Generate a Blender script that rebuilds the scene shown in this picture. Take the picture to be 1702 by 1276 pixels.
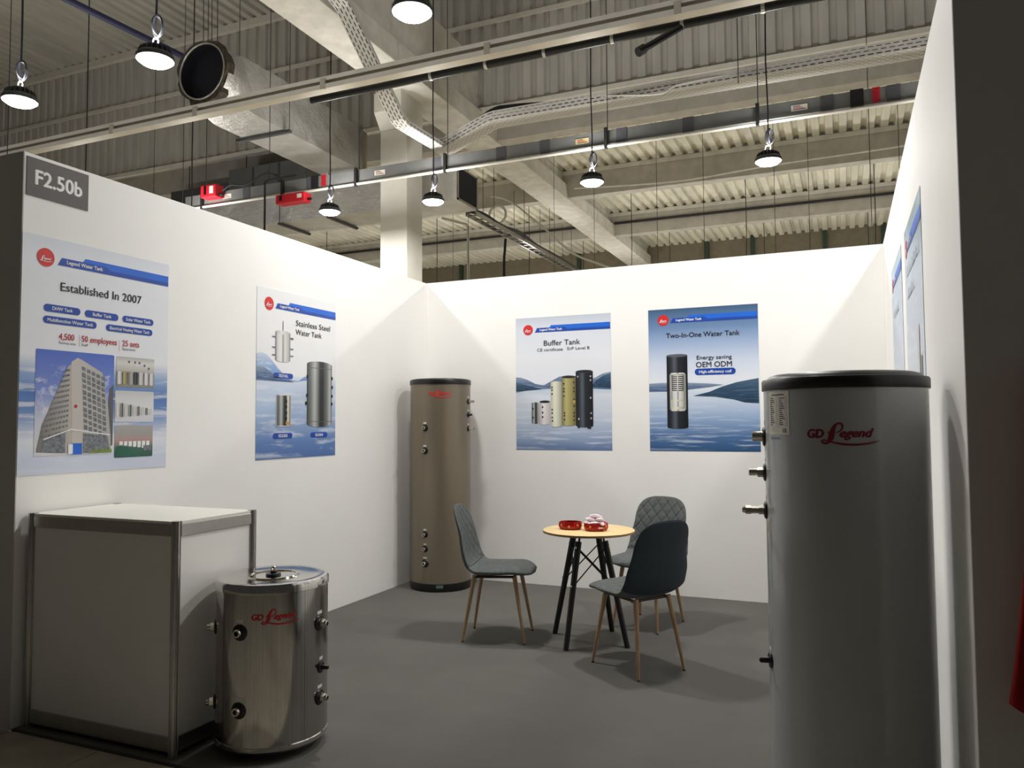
import bpy, bmesh, math, random
from mathutils import Vector, Matrix

for o in list(bpy.data.objects):
    bpy.data.objects.remove(o, do_unlink=True)
SC = bpy.context.scene
COL = SC.collection
PI = math.pi
R = math.radians
random.seed(7)

# ------------------------------------------------------------------ camera
YAW, PITCH, ROLL = 0.4034, 0.0499, -0.0061
F = Vector((-math.sin(YAW) * math.cos(PITCH), math.cos(YAW) * math.cos(PITCH), math.sin(PITCH)))
R0 = Vector((math.cos(YAW), math.sin(YAW), 0)); U0 = R0.cross(F)
RR = R0 * math.cos(ROLL) + U0 * math.sin(ROLL); UU = -R0 * math.sin(ROLL) + U0 * math.cos(ROLL)
cam = bpy.data.objects.new('camera', bpy.data.cameras.new('camera'))
COL.objects.link(cam)
cam.data.sensor_width = 36; cam.data.lens = 1289.8 / 1702 * 36
cam.data.clip_start = .05; cam.data.clip_end = 200
cam.matrix_world = Matrix(((RR.x, UU.x, -F.x, 3.69), (RR.y, UU.y, -F.y, -6.5467), (RR.z, UU.z, -F.z, 1.4451), (0, 0, 0, 1)))
SC.camera = cam

# ------------------------------------------------------------------ world, exposure
w = bpy.data.worlds.new('world'); SC.world = w; w.use_nodes = True
w.node_tree.nodes['Background'].inputs[0].default_value = (1.0, .99, .97, 1)
w.node_tree.nodes['Background'].inputs[1].default_value = 0.034
SC.view_settings.view_transform = 'Standard'; SC.view_settings.look = 'None'
SC.view_settings.gamma = 1; SC.view_settings.use_curve_mapping = False
SC.view_settings.exposure = 0.0
LAMP_W = 57.0      # each hall lamp, downwards
LAMP_UP = 21.0      # fill light added above each lamp to brighten the roof

# ------------------------------------------------------------------ materials
def lin(c):
    r = []
    for v in c[:3]:
        v = v / 255.
        r.append(v / 12.92 if v <= .04045 else ((v + .055) / 1.055) ** 2.4)
    return (*r, 1)

class NT:
    def __init__(s, name):
        s.m = bpy.data.materials.new(name); s.m.use_nodes = True
        s.t = s.m.node_tree; s.b = s.t.nodes['Principled BSDF']; s.out = s.t.nodes['Material Output']
    def n(s, kind, **kw):
        x = s.t.nodes.new(kind)
        for k, v in kw.items():
            setattr(x, k, v)
        return x
    def l(s, a, b): s.t.links.new(a, b)
    def coord(s, which='Object', scale=(1, 1, 1), loc=(0, 0, 0)):
        tc = s.n('ShaderNodeTexCoord'); mp = s.n('ShaderNodeMapping')
        mp.inputs['Scale'].default_value = scale; mp.inputs['Location'].default_value = loc
        s.l(tc.outputs[which], mp.inputs[0]); return mp.outputs[0]
    def noise(s, vec, scale=5, detail=4, rough=.55):
        x = s.n('ShaderNodeTexNoise'); x.inputs['Scale'].default_value = scale
        x.inputs['Detail'].default_value = detail; x.inputs['Roughness'].default_value = rough
        s.l(vec, x.inputs['Vector']); return x.outputs[0]
    def ramp(s, fac, stops, interp='LINEAR'):
        x = s.n('ShaderNodeValToRGB'); cr = x.color_ramp; cr.interpolation = interp
        while len(cr.elements) > 1: cr.elements.remove(cr.elements[-1])
        cr.elements[0].position = stops[0][0]; cr.elements[0].color = stops[0][1]
        for p_, c_ in stops[1:]:
            e = cr.elements.new(p_); e.color = c_
        s.l(fac, x.inputs[0]); return x.outputs[0]
    def mix(s, fac, a, b, mode='MIX'):
        x = s.n('ShaderNodeMix', data_type='RGBA', blend_type=mode)
        for sock, v in ((x.inputs[0], fac), (x.inputs[6], a), (x.inputs[7], b)):
            if isinstance(v, (int, float)): sock.default_value = v
            elif isinstance(v, tuple): sock.default_value = v
            else: s.l(v, sock)
        return x.outputs[2]
    def math(s, op, a, b=0.):
        x = s.n('ShaderNodeMath', operation=op)
        for i, v in enumerate((a, b)):
            if isinstance(v, (int, float)): x.inputs[i].default_value = v
            else: s.l(v, x.inputs[i])
        return x.outputs[0]
    def bump(s, h, strength=.2, dist=.01):
        x = s.n('ShaderNodeBump'); x.inputs['Strength'].default_value = strength; x.inputs['Distance'].default_value = dist
        s.l(h, x.inputs['Height']); s.l(x.outputs[0], s.b.inputs['Normal'])

def dark(c, k): return (c[0] * k, c[1] * k, c[2] * k)

def mat(name, c, rough=.5, metal=0., var=.06, vscale=6., bump=0., bscale=60., stretch=(1, 1, 1), spec=.5, coat=0.):
    t = NT(name); v = t.coord('Object', stretch)
    nz = t.noise(v, vscale)
    t.l(t.ramp(nz, [(.25, lin(dark(c, 1 - var))), (.75, lin([min(255, q * (1 + var)) for q in c]))]), t.b.inputs['Base Color'])
    t.b.inputs['Roughness'].default_value = rough; t.b.inputs['Metallic'].default_value = metal
    t.b.inputs['Specular IOR Level'].default_value = spec
    if coat: t.b.inputs['Coat Weight'].default_value = coat; t.b.inputs['Coat Roughness'].default_value = .08
    if bump: t.bump(t.noise(v, bscale, 3), bump, .004)
    return t.m

M = {}
M['wall'] = mat('booth wall white panel', (249, 247, 243), .62, var=.012, vscale=1.2, bump=.03, bscale=160, spec=.25)
M['outer'] = mat('outer wall panel', (208, 206, 203), .7, var=.03, vscale=1.5, spec=.2)
M['carpet'] = mat('grey carpet', (105, 103, 99), .95, var=.03, vscale=3., bump=.35, bscale=420, spec=.1)
M['slab'] = mat('hall floor slab', (176, 168, 150), .7, var=.1, vscale=3)
M['tile'] = mat('hall floor tile', (164, 157, 142), .55, var=.1, vscale=5, bump=.05, bscale=30)
M['concrete'] = mat('concrete', (214, 210, 200), .9, var=.07, vscale=4, bump=.12, bscale=30, spec=.15)
M['concrete_d'] = mat('concrete purlin', (184, 179, 169), .9, var=.07, vscale=4, bump=.12, bscale=30, spec=.15)
M['column'] = mat('painted column', (214, 210, 200), .8, var=.03, vscale=3, spec=.2)
M['sheet'] = mat('galvanised cladding sheet', (196, 193, 186), .6, .05, var=.06, vscale=1.5, stretch=(3, 3, .6))
M['deck'] = mat('roof deck sheet', (222, 218, 202), .6, .05, var=.09, vscale=1.3, stretch=(2, .5, 2))
M['deck2'] = mat('upper roof deck sheet', (196, 193, 184), .6, .1, var=.07, vscale=1.3, stretch=(2, .5, 2))
M['end'] = mat('hall end wall', (120, 112, 94), .8, var=.06)
M['green'] = mat('green post', (42, 62, 48), .6)
M['trimw'] = mat('white steel trim', (226, 222, 212), .45, .1, var=.03)
M['alu'] = mat('aluminium profile', (200, 197, 190), .32, .85, var=.04, vscale=20)
M['aluan'] = mat('anodised aluminium', (178, 176, 172), .28, .9, var=.03, vscale=30)
M['rail'] = mat('light rail paint', (196, 188, 172), .5, .25, var=.04)
M['black'] = mat('black plastic', (14, 14, 15), .38, var=.1)
M['blackm'] = mat('matt black', (20, 20, 21), .65, var=.1)
M['darkgrey'] = mat('trunking grey', (76, 78, 78), .5, .2, var=.06)
M['trunkg'] = mat('power trunking paint', (118, 118, 116), .5, .05, var=.05)
M['trunkj'] = mat('trunking joint', (84, 84, 88), .5, .05, var=.06)
M['pipe_blue'] = mat('dark blue pipe', (48, 48, 86), .5, var=.05)
M['redbox'] = mat('red plastic tap box', (196, 28, 44), .45, var=.05)
M['sticker'] = mat('paper sticker', (222, 218, 206), .7, var=.04, vscale=40)
M['yellow'] = mat('yellowed sticker', (206, 186, 140), .7, var=.08, vscale=40)
M['cable'] = mat('black cable', (22, 22, 28), .55, var=.1)
M['cablew'] = mat('white cable', (205, 202, 194), .55, var=.05)
M['wire'] = mat('steel wire', (70, 70, 70), .45, .6, var=.05)
M['boxgrey'] = mat('air unit sheet', (104, 106, 104), .5, .3, var=.08, vscale=2)
M['ductin'] = mat('duct inside in shade', (20, 20, 30), .7, var=.1)
M['fabric'] = mat('grey chair fabric', (95, 98, 97), .85, var=.1, vscale=40, bump=.25, bscale=500, spec=.2)
M['fabric_shade'] = mat('chair fabric darkened as shade', (46, 54, 60), .75, var=.06, vscale=30, bump=.12, bscale=400, spec=.3)  # same chair fabric, with the shade on its unlit back put into the colour
M['piping'] = mat('chair seam', (50, 54, 56), .8)
M['frame'] = mat('chair under frame', (74, 62, 50), .5, .3)
M['tablebk'] = mat('black painted table leg', (16, 15, 15), .45, var=.1)
M['rod'] = mat('black rod', (18, 18, 19), .4, .4)
M['zinc'] = mat('zinc bolt', (190, 190, 185), .3, .9)
M['chrome'] = mat('nickel fitting', (205, 200, 190), .18, 1., var=.03)
M['tankgrey'] = mat('taupe tank enamel', (128, 117, 100), .3, .35, var=.02, vscale=2, spec=.5)
M['tankwhite'] = mat('pale grey tank enamel', (176, 179, 181), .22, 0., var=.015, vscale=2, coat=.4)
M['red'] = mat('red print', (190, 20, 36), .45, var=.05)
M['redglow'] = mat('bright red print', (214, 40, 38), .5, var=.04)
M['reddark'] = mat('wine red print', (132, 10, 36), .4, var=.05)
M['redtray'] = mat('red foil tray', (158, 16, 18), .3, .15, var=.2, vscale=60)
M['candyw'] = mat('white candy wrapper', (238, 222, 226), .35, var=.06, vscale=80)
M['candyp'] = mat('pink candy wrapper', (204, 58, 120), .35, var=.15, vscale=80)
M['gold'] = mat('gold print', (226, 168, 92), .4, .2)
M['signgrey'] = mat('stand sign grey', (92, 86, 86), .6, var=.03)
M['signwhite'] = mat('white lettering', (244, 242, 240), .6, var=.01)
M['redcloth'] = mat('dark red cloth', (150, 8, 12), .85, var=.15, vscale=8)
M['plate'] = mat('white counter panel', (242, 240, 236), .32, var=.015, vscale=2)
M['platetop'] = mat('white counter top', (238, 236, 226), .4, var=.012, vscale=2)
M['ink'] = mat('black ink', (28, 28, 34), .6, var=.03)
M['inkgrey'] = mat('grey ink', (96, 98, 104), .6, var=.05)
M['inkred'] = mat('red ink', (192, 30, 48), .6, var=.03)
M['blue'] = mat('blue print', (24, 72, 170), .5, var=.04)
M['blue2'] = mat('bright blue print', (26, 104, 214), .5, var=.05)
M['white'] = mat('white print', (246, 246, 246), .55, var=.01)
M['foot'] = mat('black foot cap', (12, 12, 12), .6)

def m_wood(name, a, b, rough=.45, scale=(1, 14, 1), sc=9):
    t = NT(name); v = t.coord('Object', scale); nz = t.noise(v, sc, 5)
    t.l(t.ramp(nz, [(.3, lin(a)), (.7, lin(b))]), t.b.inputs['Base Color'])
    t.b.inputs['Roughness'].default_value = rough; t.bump(nz, .06, .002); return t.m
M['tabletop'] = m_wood('pine table top', (226, 190, 128), (244, 218, 164), .4, (1.2, 14, 1), 5)
M['tableedge'] = m_wood('plywood edge', (120, 92, 58), (158, 126, 84), .6, (1, 1, 60), 6)
M['leg'] = m_wood('oak look leg', (146, 116, 82), (176, 144, 106), .45, (14, 14, 1), 6)

def m_steel(name, c=(180, 178, 174), rough=.13):
    t = NT(name); v = t.coord('Object', (60, 60, .35)); nz = t.noise(v, 3, 4)
    t.l(t.ramp(nz, [(.3, lin(dark(c, .93))), (.7, lin(dark(c, 1.06)))]), t.b.inputs['Base Color'])
    t.b.inputs['Metallic'].default_value = 1
    t.l(t.ramp(nz, [(.2, (rough * .8,) * 3 + (1,)), (.8, (rough * 1.25,) * 3 + (1,))]), t.b.inputs['Roughness'])
    t.b.inputs['Anisotropic'].default_value = .5
    t.bump(nz, .03, .001); return t.m
M['steel'] = m_steel('brushed stainless steel')
M['steelp'] = m_steel('polished stainless steel', (206, 203, 196), .09)

def m_foil(name):
    t = NT(name); v = t.coord('Object')
    nz = t.noise(v, 7, 6, .65); n2 = t.noise(v, 2.2, 3)
    t.l(t.ramp(n2, [(.3, lin((196, 194, 190))), (.7, lin((226, 224, 218)))]), t.b.inputs['Base Color'])
    t.b.inputs['Metallic'].default_value = .6; t.b.inputs['Roughness'].default_value = .34
    t.bump(nz, .7, .04); return t.m
M['foil'] = m_foil('crumpled insulation foil')
M['ductside'] = mat('insulated duct side', (168, 160, 146), .55, .45, var=.08, vscale=3, bump=.15, bscale=14)
M['wool'] = mat('mineral wool', (62, 56, 46), .95, var=.5, vscale=20, bump=.6, bscale=40)

def m_tray(name):
    t = NT(name)
    v = t.coord('UV')
    br = t.n('ShaderNodeTexBrick'); br.offset = .5
    br.inputs['Scale'].default_value = 1; br.inputs['Brick Width'].default_value = .09; br.inputs['Row Height'].default_value = .045
    br.inputs['Mortar Size'].default_value = .016; br.inputs['Mortar Smooth'].default_value = 0
    br.inputs['Color1'].default_value = (0, 0, 0, 1); br.inputs['Color2'].default_value = (0, 0, 0, 1); br.inputs['Mortar'].default_value = (1, 1, 1, 1)
    t.l(v, br.inputs['Vector'])
    t.b.inputs['Base Color'].default_value = lin((214, 210, 204)); t.b.inputs['Metallic'].default_value = .15
    t.b.inputs['Roughness'].default_value = .45
    t.l(br.outputs[0], t.b.inputs['Alpha'])
    return t.m
M['tray'] = m_tray('perforated cable tray')

def m_emit(name, strength):
    t = NT(name); t.b.inputs['Base Color'].default_value = (.9, .9, .9, 1)
    t.b.inputs['Emission Color'].default_value = (1, .975, .91, 1); t.b.inputs['Emission Strength'].default_value = strength
    return t.m
M['led'] = m_emit('led lens', 30)

def m_print(name, stops, streak=.25, sscale=(2, 1, 26), c2=(255, 255, 255), rough=.35, thr=(.5, .62), zone=(0, 1)):
    """printed gradient (Generated Z) with horizontal water-like streaks"""
    t = NT(name)
    tc = t.n('ShaderNodeTexCoord'); sp = t.n('ShaderNodeSeparateXYZ'); t.l(tc.outputs['Generated'], sp.inputs[0])
    base = t.ramp(sp.outputs[2], [(p_, lin(c_)) for p_, c_ in stops])
    mp = t.n('ShaderNodeMapping'); mp.inputs['Scale'].default_value = sscale; t.l(tc.outputs['Generated'], mp.inputs[0])
    nz = t.noise(mp.outputs[0], 1.6, 4, .6)
    k = t.ramp(nz, [(thr[0], (0, 0, 0, 1)), (thr[1], (1, 1, 1, 1))])
    z = t.ramp(sp.outputs[2], [(max(0, zone[0] - .03), (0, 0, 0, 1)), (zone[0] + .02, (1, 1, 1, 1)), (max(zone[0] + .03, zone[1] - .03), (1, 1, 1, 1)), (min(1, zone[1] + .02), (0, 0, 0, 1))]) if zone != (0, 1) else None
    fac = t.math('MULTIPLY', k, streak)
    if z is not None: fac = t.math('MULTIPLY', fac, z)
    t.l(t.mix(fac, base, lin(c2)), t.b.inputs['Base Color'])
    t.b.inputs['Roughness'].default_value = rough; t.b.inputs['Specular IOR Level'].default_value = .3
    return t.m
def m_grad(name, stops, axis=0, rough=.45):
    """printed tank shading across the picture (Generated X)"""
    t = NT(name)
    tc = t.n('ShaderNodeTexCoord'); sp = t.n('ShaderNodeSeparateXYZ'); t.l(tc.outputs['Generated'], sp.inputs[0])
    t.l(t.ramp(sp.outputs[axis], [(p_, lin(c_)) for p_, c_ in stops]), t.b.inputs['Base Color'])
    t.b.inputs['Roughness'].default_value = rough; return t.m

M['bg1'] = m_print('poster print company', [(0, (214, 219, 236)), (.06, (212, 219, 238)), (.14, (232, 235, 244)), (.25, (120, 152, 204)), (.34, (92, 128, 190)), (.42, (150, 176, 216)), (.5, (240, 241, 246)), (.9, (238, 240, 246)), (1, (226, 230, 240))], .7, (1.5, 1, 20), (235, 236, 242), zone=(.02, .48))
M['bg2'] = m_print('poster print stainless', [(0, (84, 116, 174)), (.1, (104, 136, 190)), (.25, (164, 186, 220)), (.38, (196, 210, 232)), (.48, (216, 224, 238)), (.5, (240, 240, 242)), (.75, (243, 242, 242)), (1, (240, 240, 242))], .6, (1.4, 1, 14), (226, 232, 242), zone=(.0, .5))
M['bg3'] = m_print('poster print buffer', [(0, (96, 120, 164)), (.1, (158, 176, 206)), (.25, (204, 213, 228)), (.4, (220, 226, 236)), (.46, (196, 210, 228)), (.5, (236, 239, 246)), (.7, (236, 238, 244)), (.9, (222, 226, 236)), (1, (198, 204, 216))], .55, (1.4, 1, 24), (226, 230, 240), zone=(.0, .47))
M['bg4'] = m_print('poster print two in one', [(0, (52, 88, 132)), (.1, (84, 118, 166)), (.22, (150, 176, 212)), (.34, (200, 214, 234)), (.43, (228, 235, 244)), (.5, (234, 238, 246)), (.62, (214, 222, 240)), (.75, (164, 184, 216)), (.86, (116, 144, 184)), (1, (70, 98, 130))], .6, (1.3, 1, 30), (206, 218, 234), zone=(.0, .46))
M['bg5'] = m_print('poster print pale', [(0, (214, 218, 230)), (.3, (220, 224, 234)), (.6, (200, 208, 224)), (.85, (176, 196, 214)), (1, (160, 184, 196))], .2, (1.4, 1, 10))
M['sky'] = m_print('printed sky', [(0, (226, 224, 224)), (.35, (206, 208, 224)), (.6, (130, 150, 214)), (1, (92, 118, 206))], .8, (3, 1, 5), (236, 236, 240), thr=(.52, .66), zone=(.25, .85))
M['hill'] = m_print('printed hills', [(0, (70, 96, 134)), (.5, (96, 118, 150)), (1, (150, 164, 186))], .5, (2, 1, 8), (170, 184, 204))
M['hilld'] = m_print('printed dark hills', [(0, (40, 62, 84)), (.6, (56, 82, 108)), (1, (84, 108, 134))], .35, (2, 1, 10), (110, 134, 160))
M['wave'] = m_print('printed waves', [(0, (110, 146, 200)), (.5, (150, 178, 220)), (1, (206, 216, 232))], .6, (3, 1, 5), (222, 230, 242))
M['pt_silver'] = m_grad('printed silver tank', [(0, (120, 120, 122)), (.15, (214, 214, 212)), (.4, (236, 234, 230)), (.5, (150, 148, 146)), (.62, (228, 226, 222)), (.9, (190, 188, 184)), (1, (120, 120, 120))])
M['pt_dark'] = m_grad('printed dark steel tank', [(0, (60, 64, 64)), (.15, (120, 124, 122)), (.3, (190, 192, 188)), (.5, (54, 58, 58)), (.62, (40, 44, 46)), (.8, (120, 124, 122)), (.92, (196, 196, 192)), (1, (90, 92, 92))])
M['pt_white'] = m_grad('printed white tank', [(0, (180, 176, 176)), (.4, (236, 230, 228)), (1, (190, 184, 182))])
M['pt_cream'] = m_grad('printed cream tank', [(0, (196, 192, 170)), (.35, (236, 234, 214)), (.6, (214, 212, 192)), (1, (150, 148, 132))])
M['pt_olive'] = m_grad('printed olive tank', [(0, (120, 116, 72)), (.3, (190, 182, 124)), (.6, (168, 158, 100)), (1, (110, 102, 62))])
M['pt_black'] = m_grad('printed black tank', [(0, (14, 16, 22)), (.2, (44, 48, 56)), (.38, (88, 96, 104)), (.55, (36, 40, 48)), (1, (12, 14, 18))])
M['bf_r'] = m_grad('printed facade light', [(0, (206, 198, 192)), (.5, (196, 190, 184)), (1, (182, 178, 172))])
M['bf_l'] = m_grad('printed facade shade', [(0, (120, 116, 112)), (.6, (170, 164, 158)), (1, (204, 196, 190))])
M['win'] = mat('printed windows', (112, 116, 122), .5, var=.3, vscale=60)
M['room'] = m_grad('printed showroom', [(0, (150, 146, 140)), (.45, (120, 112, 104)), (.55, (196, 192, 186)), (.8, (224, 222, 218)), (1, (190, 186, 182))], 2)
M['room2'] = m_grad('printed pale hall', [(0, (216, 214, 222)), (.4, (230, 230, 236)), (.75, (222, 222, 222)), (1, (206, 206, 206))], 2)
M['room3'] = m_grad('printed workshop', [(0, (40, 92, 74)), (.3, (70, 110, 94)), (.42, (150, 140, 132)), (.55, (190, 150, 146)), (.7, (168, 164, 160)), (1, (176, 170, 166))], 2)
M['grass'] = mat('printed grass', (122, 142, 66), .6, var=.2, vscale=60)

# ------------------------------------------------------------------ mesh helpers
class MB:
    def __init__(s): s.v = []; s.f = []; s.uv = {}
    def add(s, vs, fs):
        b = len(s.v); s.v += [tuple(q) for q in vs]; s.f += [tuple(i + b for i in f) for f in fs]; return s
    def box(s, x0, x1, y0, y1, z0, z1):
        return s.add([(x0, y0, z0), (x1, y0, z0), (x1, y1, z0), (x0, y1, z0), (x0, y0, z1), (x1, y0, z1), (x1, y1, z1), (x0, y1, z1)],
                     [(0, 3, 2, 1), (4, 5, 6, 7), (0, 1, 5, 4), (1, 2, 6, 5), (2, 3, 7, 6), (3, 0, 4, 7)])
    def bar(s, a, b, r, r2=None, n=10, cap=True):
        a = Vector(a); b = Vector(b); r2 = r if r2 is None else r2
        d = (b - a).normalized(); u = d.orthogonal().normalized(); w_ = d.cross(u)
        vs = []
        for p_, rr in ((a, r), (b, r2)):
            for i in range(n):
                t = 2 * PI * i / n; vs.append(p_ + (u * math.cos(t) + w_ * math.sin(t)) * rr)
        fs = [(i, (i + 1) % n, n + (i + 1) % n, n + i) for i in range(n)]
        if cap: fs += [tuple(range(n))[::-1], tuple(range(n, 2 * n))]
        return s.add(vs, fs)
    def tube(s, pts, r, n=8):
        pts = [Vector(p_) for p_ in pts]; vs = []; up = None
        for i, p_ in enumerate(pts):
            d = (pts[min(i + 1, len(pts) - 1)] - pts[max(i - 1, 0)]).normalized()
            if up is None: up = d.orthogonal().normalized()
            u = (up - d * up.dot(d)).normalized(); up = u; w_ = d.cross(u)
            for k in range(n):
                t = 2 * PI * k / n; vs.append(p_ + (u * math.cos(t) + w_ * math.sin(t)) * r)
        fs = []
        for i in range(len(pts) - 1):
            for k in range(n):
                fs.append((i * n + k, i * n + (k + 1) % n, (i + 1) * n + (k + 1) % n, (i + 1) * n + k))
        m_ = (len(pts) - 1) * n
        fs += [tuple(range(n))[::-1], tuple(range(m_, m_ + n))]
        return s.add(vs, fs)
    def lathe(s, prof, n=48, c=(0, 0, 0), caps=True):
        vs = []; fs = []
        for r, z in prof:
            for i in range(n):
                t = 2 * PI * i / n; vs.append((c[0] + r * math.cos(t), c[1] + r * math.sin(t), c[2] + z))
        for j in range(len(prof) - 1):
            for i in range(n):
                fs.append((j * n + i, j * n + (i + 1) % n, (j + 1) * n + (i + 1) % n, (j + 1) * n + i))
        if caps and prof[0][0] > 1e-6: fs.append(tuple(range(n))[::-1])
        if caps and prof[-1][0] > 1e-6: fs.append(tuple(range((len(prof) - 1) * n, len(prof) * n)))
        return s.add(vs, fs)
    def prism(s, poly, d0, d1, fn):
        """2-D polygon extruded between d0 and d1; fn(u,v,d)->xyz"""
        n = len(poly)
        vs = [fn(u, v, d0) for u, v in poly] + [fn(u, v, d1) for u, v in poly]
        fs = [tuple(range(n))[::-1], tuple(range(n, 2 * n))] + [(i, (i + 1) % n, n + (i + 1) % n, n + i) for i in range(n)]
        return s.add(vs, fs)
    def grid(s, fn, nu, nv):
        vs = [fn(i / nu, j / nv) for j in range(nv + 1) for i in range(nu + 1)]
        fs = [(j * (nu + 1) + i, j * (nu + 1) + i + 1, (j + 1) * (nu + 1) + i + 1, (j + 1) * (nu + 1) + i) for j in range(nv) for i in range(nu)]
        return s.add(vs, fs)
    def xf(s, m_): s.v = [tuple(m_ @ Vector(q)) for q in s.v]; return s
    def mesh(s, name, mt, angle=35, fix=True):
        me = bpy.data.meshes.new(name); me.from_pydata(s.v, [], s.f)
        if fix:
            bm = bmesh.new(); bm.from_mesh(me); bmesh.ops.remove_doubles(bm, verts=bm.verts, dist=1e-6)
            bmesh.ops.recalc_face_normals(bm, faces=bm.faces); bm.to_mesh(me); bm.free()
        me.materials.append(M[mt] if isinstance(mt, str) else mt)
        if angle:
            me.polygons.foreach_set('use_smooth', [True] * len(me.polygons)); me.set_sharp_from_angle(angle=R(angle))
        me.update(); return me
    def build(s, name, mt, parent=None, angle=35, fix=True):
        return link(name, s.mesh(name, mt, angle, fix), parent)

def link(name, me, parent=None):
    o = bpy.data.objects.new(name, me); COL.objects.link(o)
    if parent: o.parent = parent
    return o
def tag(o, label=None, cat=None, group=None, kind=None):
    if label: o['label'] = label
    if cat: o['category'] = cat
    if group: o['group'] = group
    if kind: o['kind'] = kind
    return o
def thing(name, label, cat, loc=(0, 0, 0), rz=0., group=None):
    o = bpy.data.objects.new(name, None); COL.objects.link(o)
    o.location = loc; o.rotation_euler = (0, 0, rz); o.empty_display_size = .1
    return tag(o, label, cat, group)
def struct(o): o['kind'] = 'structure'; return o
def bevel(o, w_=.004, n=2):
    md = o.modifiers.new('bevel', 'BEVEL'); md.width = w_; md.segments = n; md.limit_method = 'ANGLE'; return o
def copy_tree(o, parent=None):
    c = o.copy(); COL.objects.link(c); c.parent = parent
    for ch in list(o.children): copy_tree(ch, c)
    return c
def BOX(name, mt, x0, x1, y0, y1, z0, z1, parent=None, bv=0):
    o = MB().box(x0, x1, y0, y1, z0, z1).build(name, mt, parent, 0)
    if bv: bevel(o, bv)
    return o
def spline(pts, n=8):
    P_ = [Vector(q) for q in pts]; out = []
    for i in range(len(P_) - 1):
        a = P_[max(i - 1, 0)]; b = P_[i]; c = P_[i + 1]; d = P_[min(i + 2, len(P_) - 1)]
        for k in range(n):
            t = k / n
            out.append(.5 * ((2 * b) + (c - a) * t + (2 * a - 5 * b + 4 * c - d) * t * t + (3 * b - a - 3 * c + d) * t ** 3))
    out.append(P_[-1]); return out

# ------------------------------------------------------------------ the booth shell
H = 2.8; W = 4.0; YL = -4.02; YR = -4.09
struct(BOX('floor', 'slab', -20, 12, -14, 20, -.2, -.016))
floor = bpy.data.objects['floor']
tile_me = MB().box(.003, .597, .003, .597, -.018, -.004).mesh('tile', 'tile', 0)
for i in range(-3, 9):
    for j in range(-6, 0):
        t_ = link('tile', tile_me, floor); t_.location = (i * .6, -4.02 + j * .6, 0)
cp = MB(); cp.box(-.02, W + .02, -4.0, .02, -.016, 0)
carpet = struct(cp.build('floor_carpet', 'carpet', None, 0))
struct(BOX('wall_left', 'wall', -.04, 0, YL, .04, 0, H, None, .002))
struct(BOX('wall_back', 'wall', 0, W, 0, .04, 0, H, None, .002))
struct(BOX('wall_right', 'wall', W, W + .04, YR, .04, 0, H, None, .002))
struct(BOX('wall_front_left', 'outer', -5.0, -.001, YL - .004, YL + .03, -.004, H + .001, None, .002))
struct(BOX('wall_front_right', 'outer', W + .001, 8.0, YR - .004, YR + .03, -.004, H + .001, None, .002))

# ------------------------------------------------------------------ the hall above and behind
def corrugated(name, mt, u0, u1, v0, v1, pitch, depth, fn):
    """trapezoid sheet; ribs run along v; fn(u,v,d)"""
    mb = MB(); us = []
    n = int((u1 - u0) / pitch)
    for i in range(n):
        a = u0 + i * pitch
        us += [(a, 0), (a + pitch * .52, 0), (a + pitch * .62, depth), (a + pitch * .9, depth)]
    us.append((u0 + n * pitch, 0))
    vs = [fn(u, v0, d) for u, d in us] + [fn(u, v1, d) for u, d in us]
    k = len(us)
    mb.add(vs, [(i, i + 1, k + i + 1, k + i) for i in range(k - 1)])
    return mb.build(name, mt, None, 0, False)

part = struct(corrugated('wall_partition', 'sheet', -18, 9.5, 6.94, 9.66, .25, .06, lambda u, v, d: (u, 5.6 + d, v)))
BOX('edge_trim', 'trimw', -18, 9.5, 5.52, 5.6, 6.88, 6.96, part)
BOX('girt', 'trimw', -18, 9.5, 5.55, 5.6, 8.46, 8.53, part)
BOX('girt', 'trimw', -18, 9.5, 5.50, 5.6, 9.52, 9.66, part)
struct(corrugated('ceiling', 'deck', -16, 9.5, 5.66, 18.7, .25, .08, lambda u, v, d: (u, v, 7.2 + d)))
struct(corrugated('ceiling_upper', 'deck2', -18, 9.5, -14, 5.6, .25, .08, lambda u, v, d: (u, v, 9.66 + d)))
struct(BOX('wall_hall_end', 'end', -16, 9.5, 18.6, 18.8, 0, 7.28))
we = bpy.data.objects['wall_hall_end']
for x in (-9, -4.5, -.2, 1.2, 3.3, 4.9, 7):
    BOX('post', 'green', x - .06, x + .06, 18.48, 18.6, 0, 7.2, we)
struct(corrugated('wall_hall_left', 'sheet', 5.7, 18.5, 0, 7.2, .25, .06, lambda u, v, d: (-13.5 - d, u, v)))

# girder, column, purlins
g = thing('concrete_girder', 'large pale concrete roof girder running away above the white column', 'beam', (-2.335, 0, 6.55))
BOX('bottom_flange', 'concrete', -.335, .335, -14, 18.46, 0, .34, g, .01)
BOX('web', 'concrete', -.22, .22, -14, 5.6, .34, 1.3, g, .01)
BOX('web', 'concrete', -.22, .22, 5.6, 18.46, .34, .64, g, .01)
cl = thing('concrete_column', 'square white concrete column rising behind the booth corner', 'column', (-2.64, 3.89, 0))
BOX('shaft', 'column', -.24, .24, -.24, .24, -.016, 6.02, cl, .012)
mb = MB(); mb.prism([(.24, 6.02), (.24, 6.55), (-.42, 6.55), (-.42, 6.25), (-.24, 6.02)], -.24, .24, lambda u, v, d: (d, u, v))
mb.build('corbel_head', 'column', cl, 0)
nm = ['nearest the corrugated partition', 'second behind the corrugated partition', 'third behind the corrugated partition']
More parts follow.
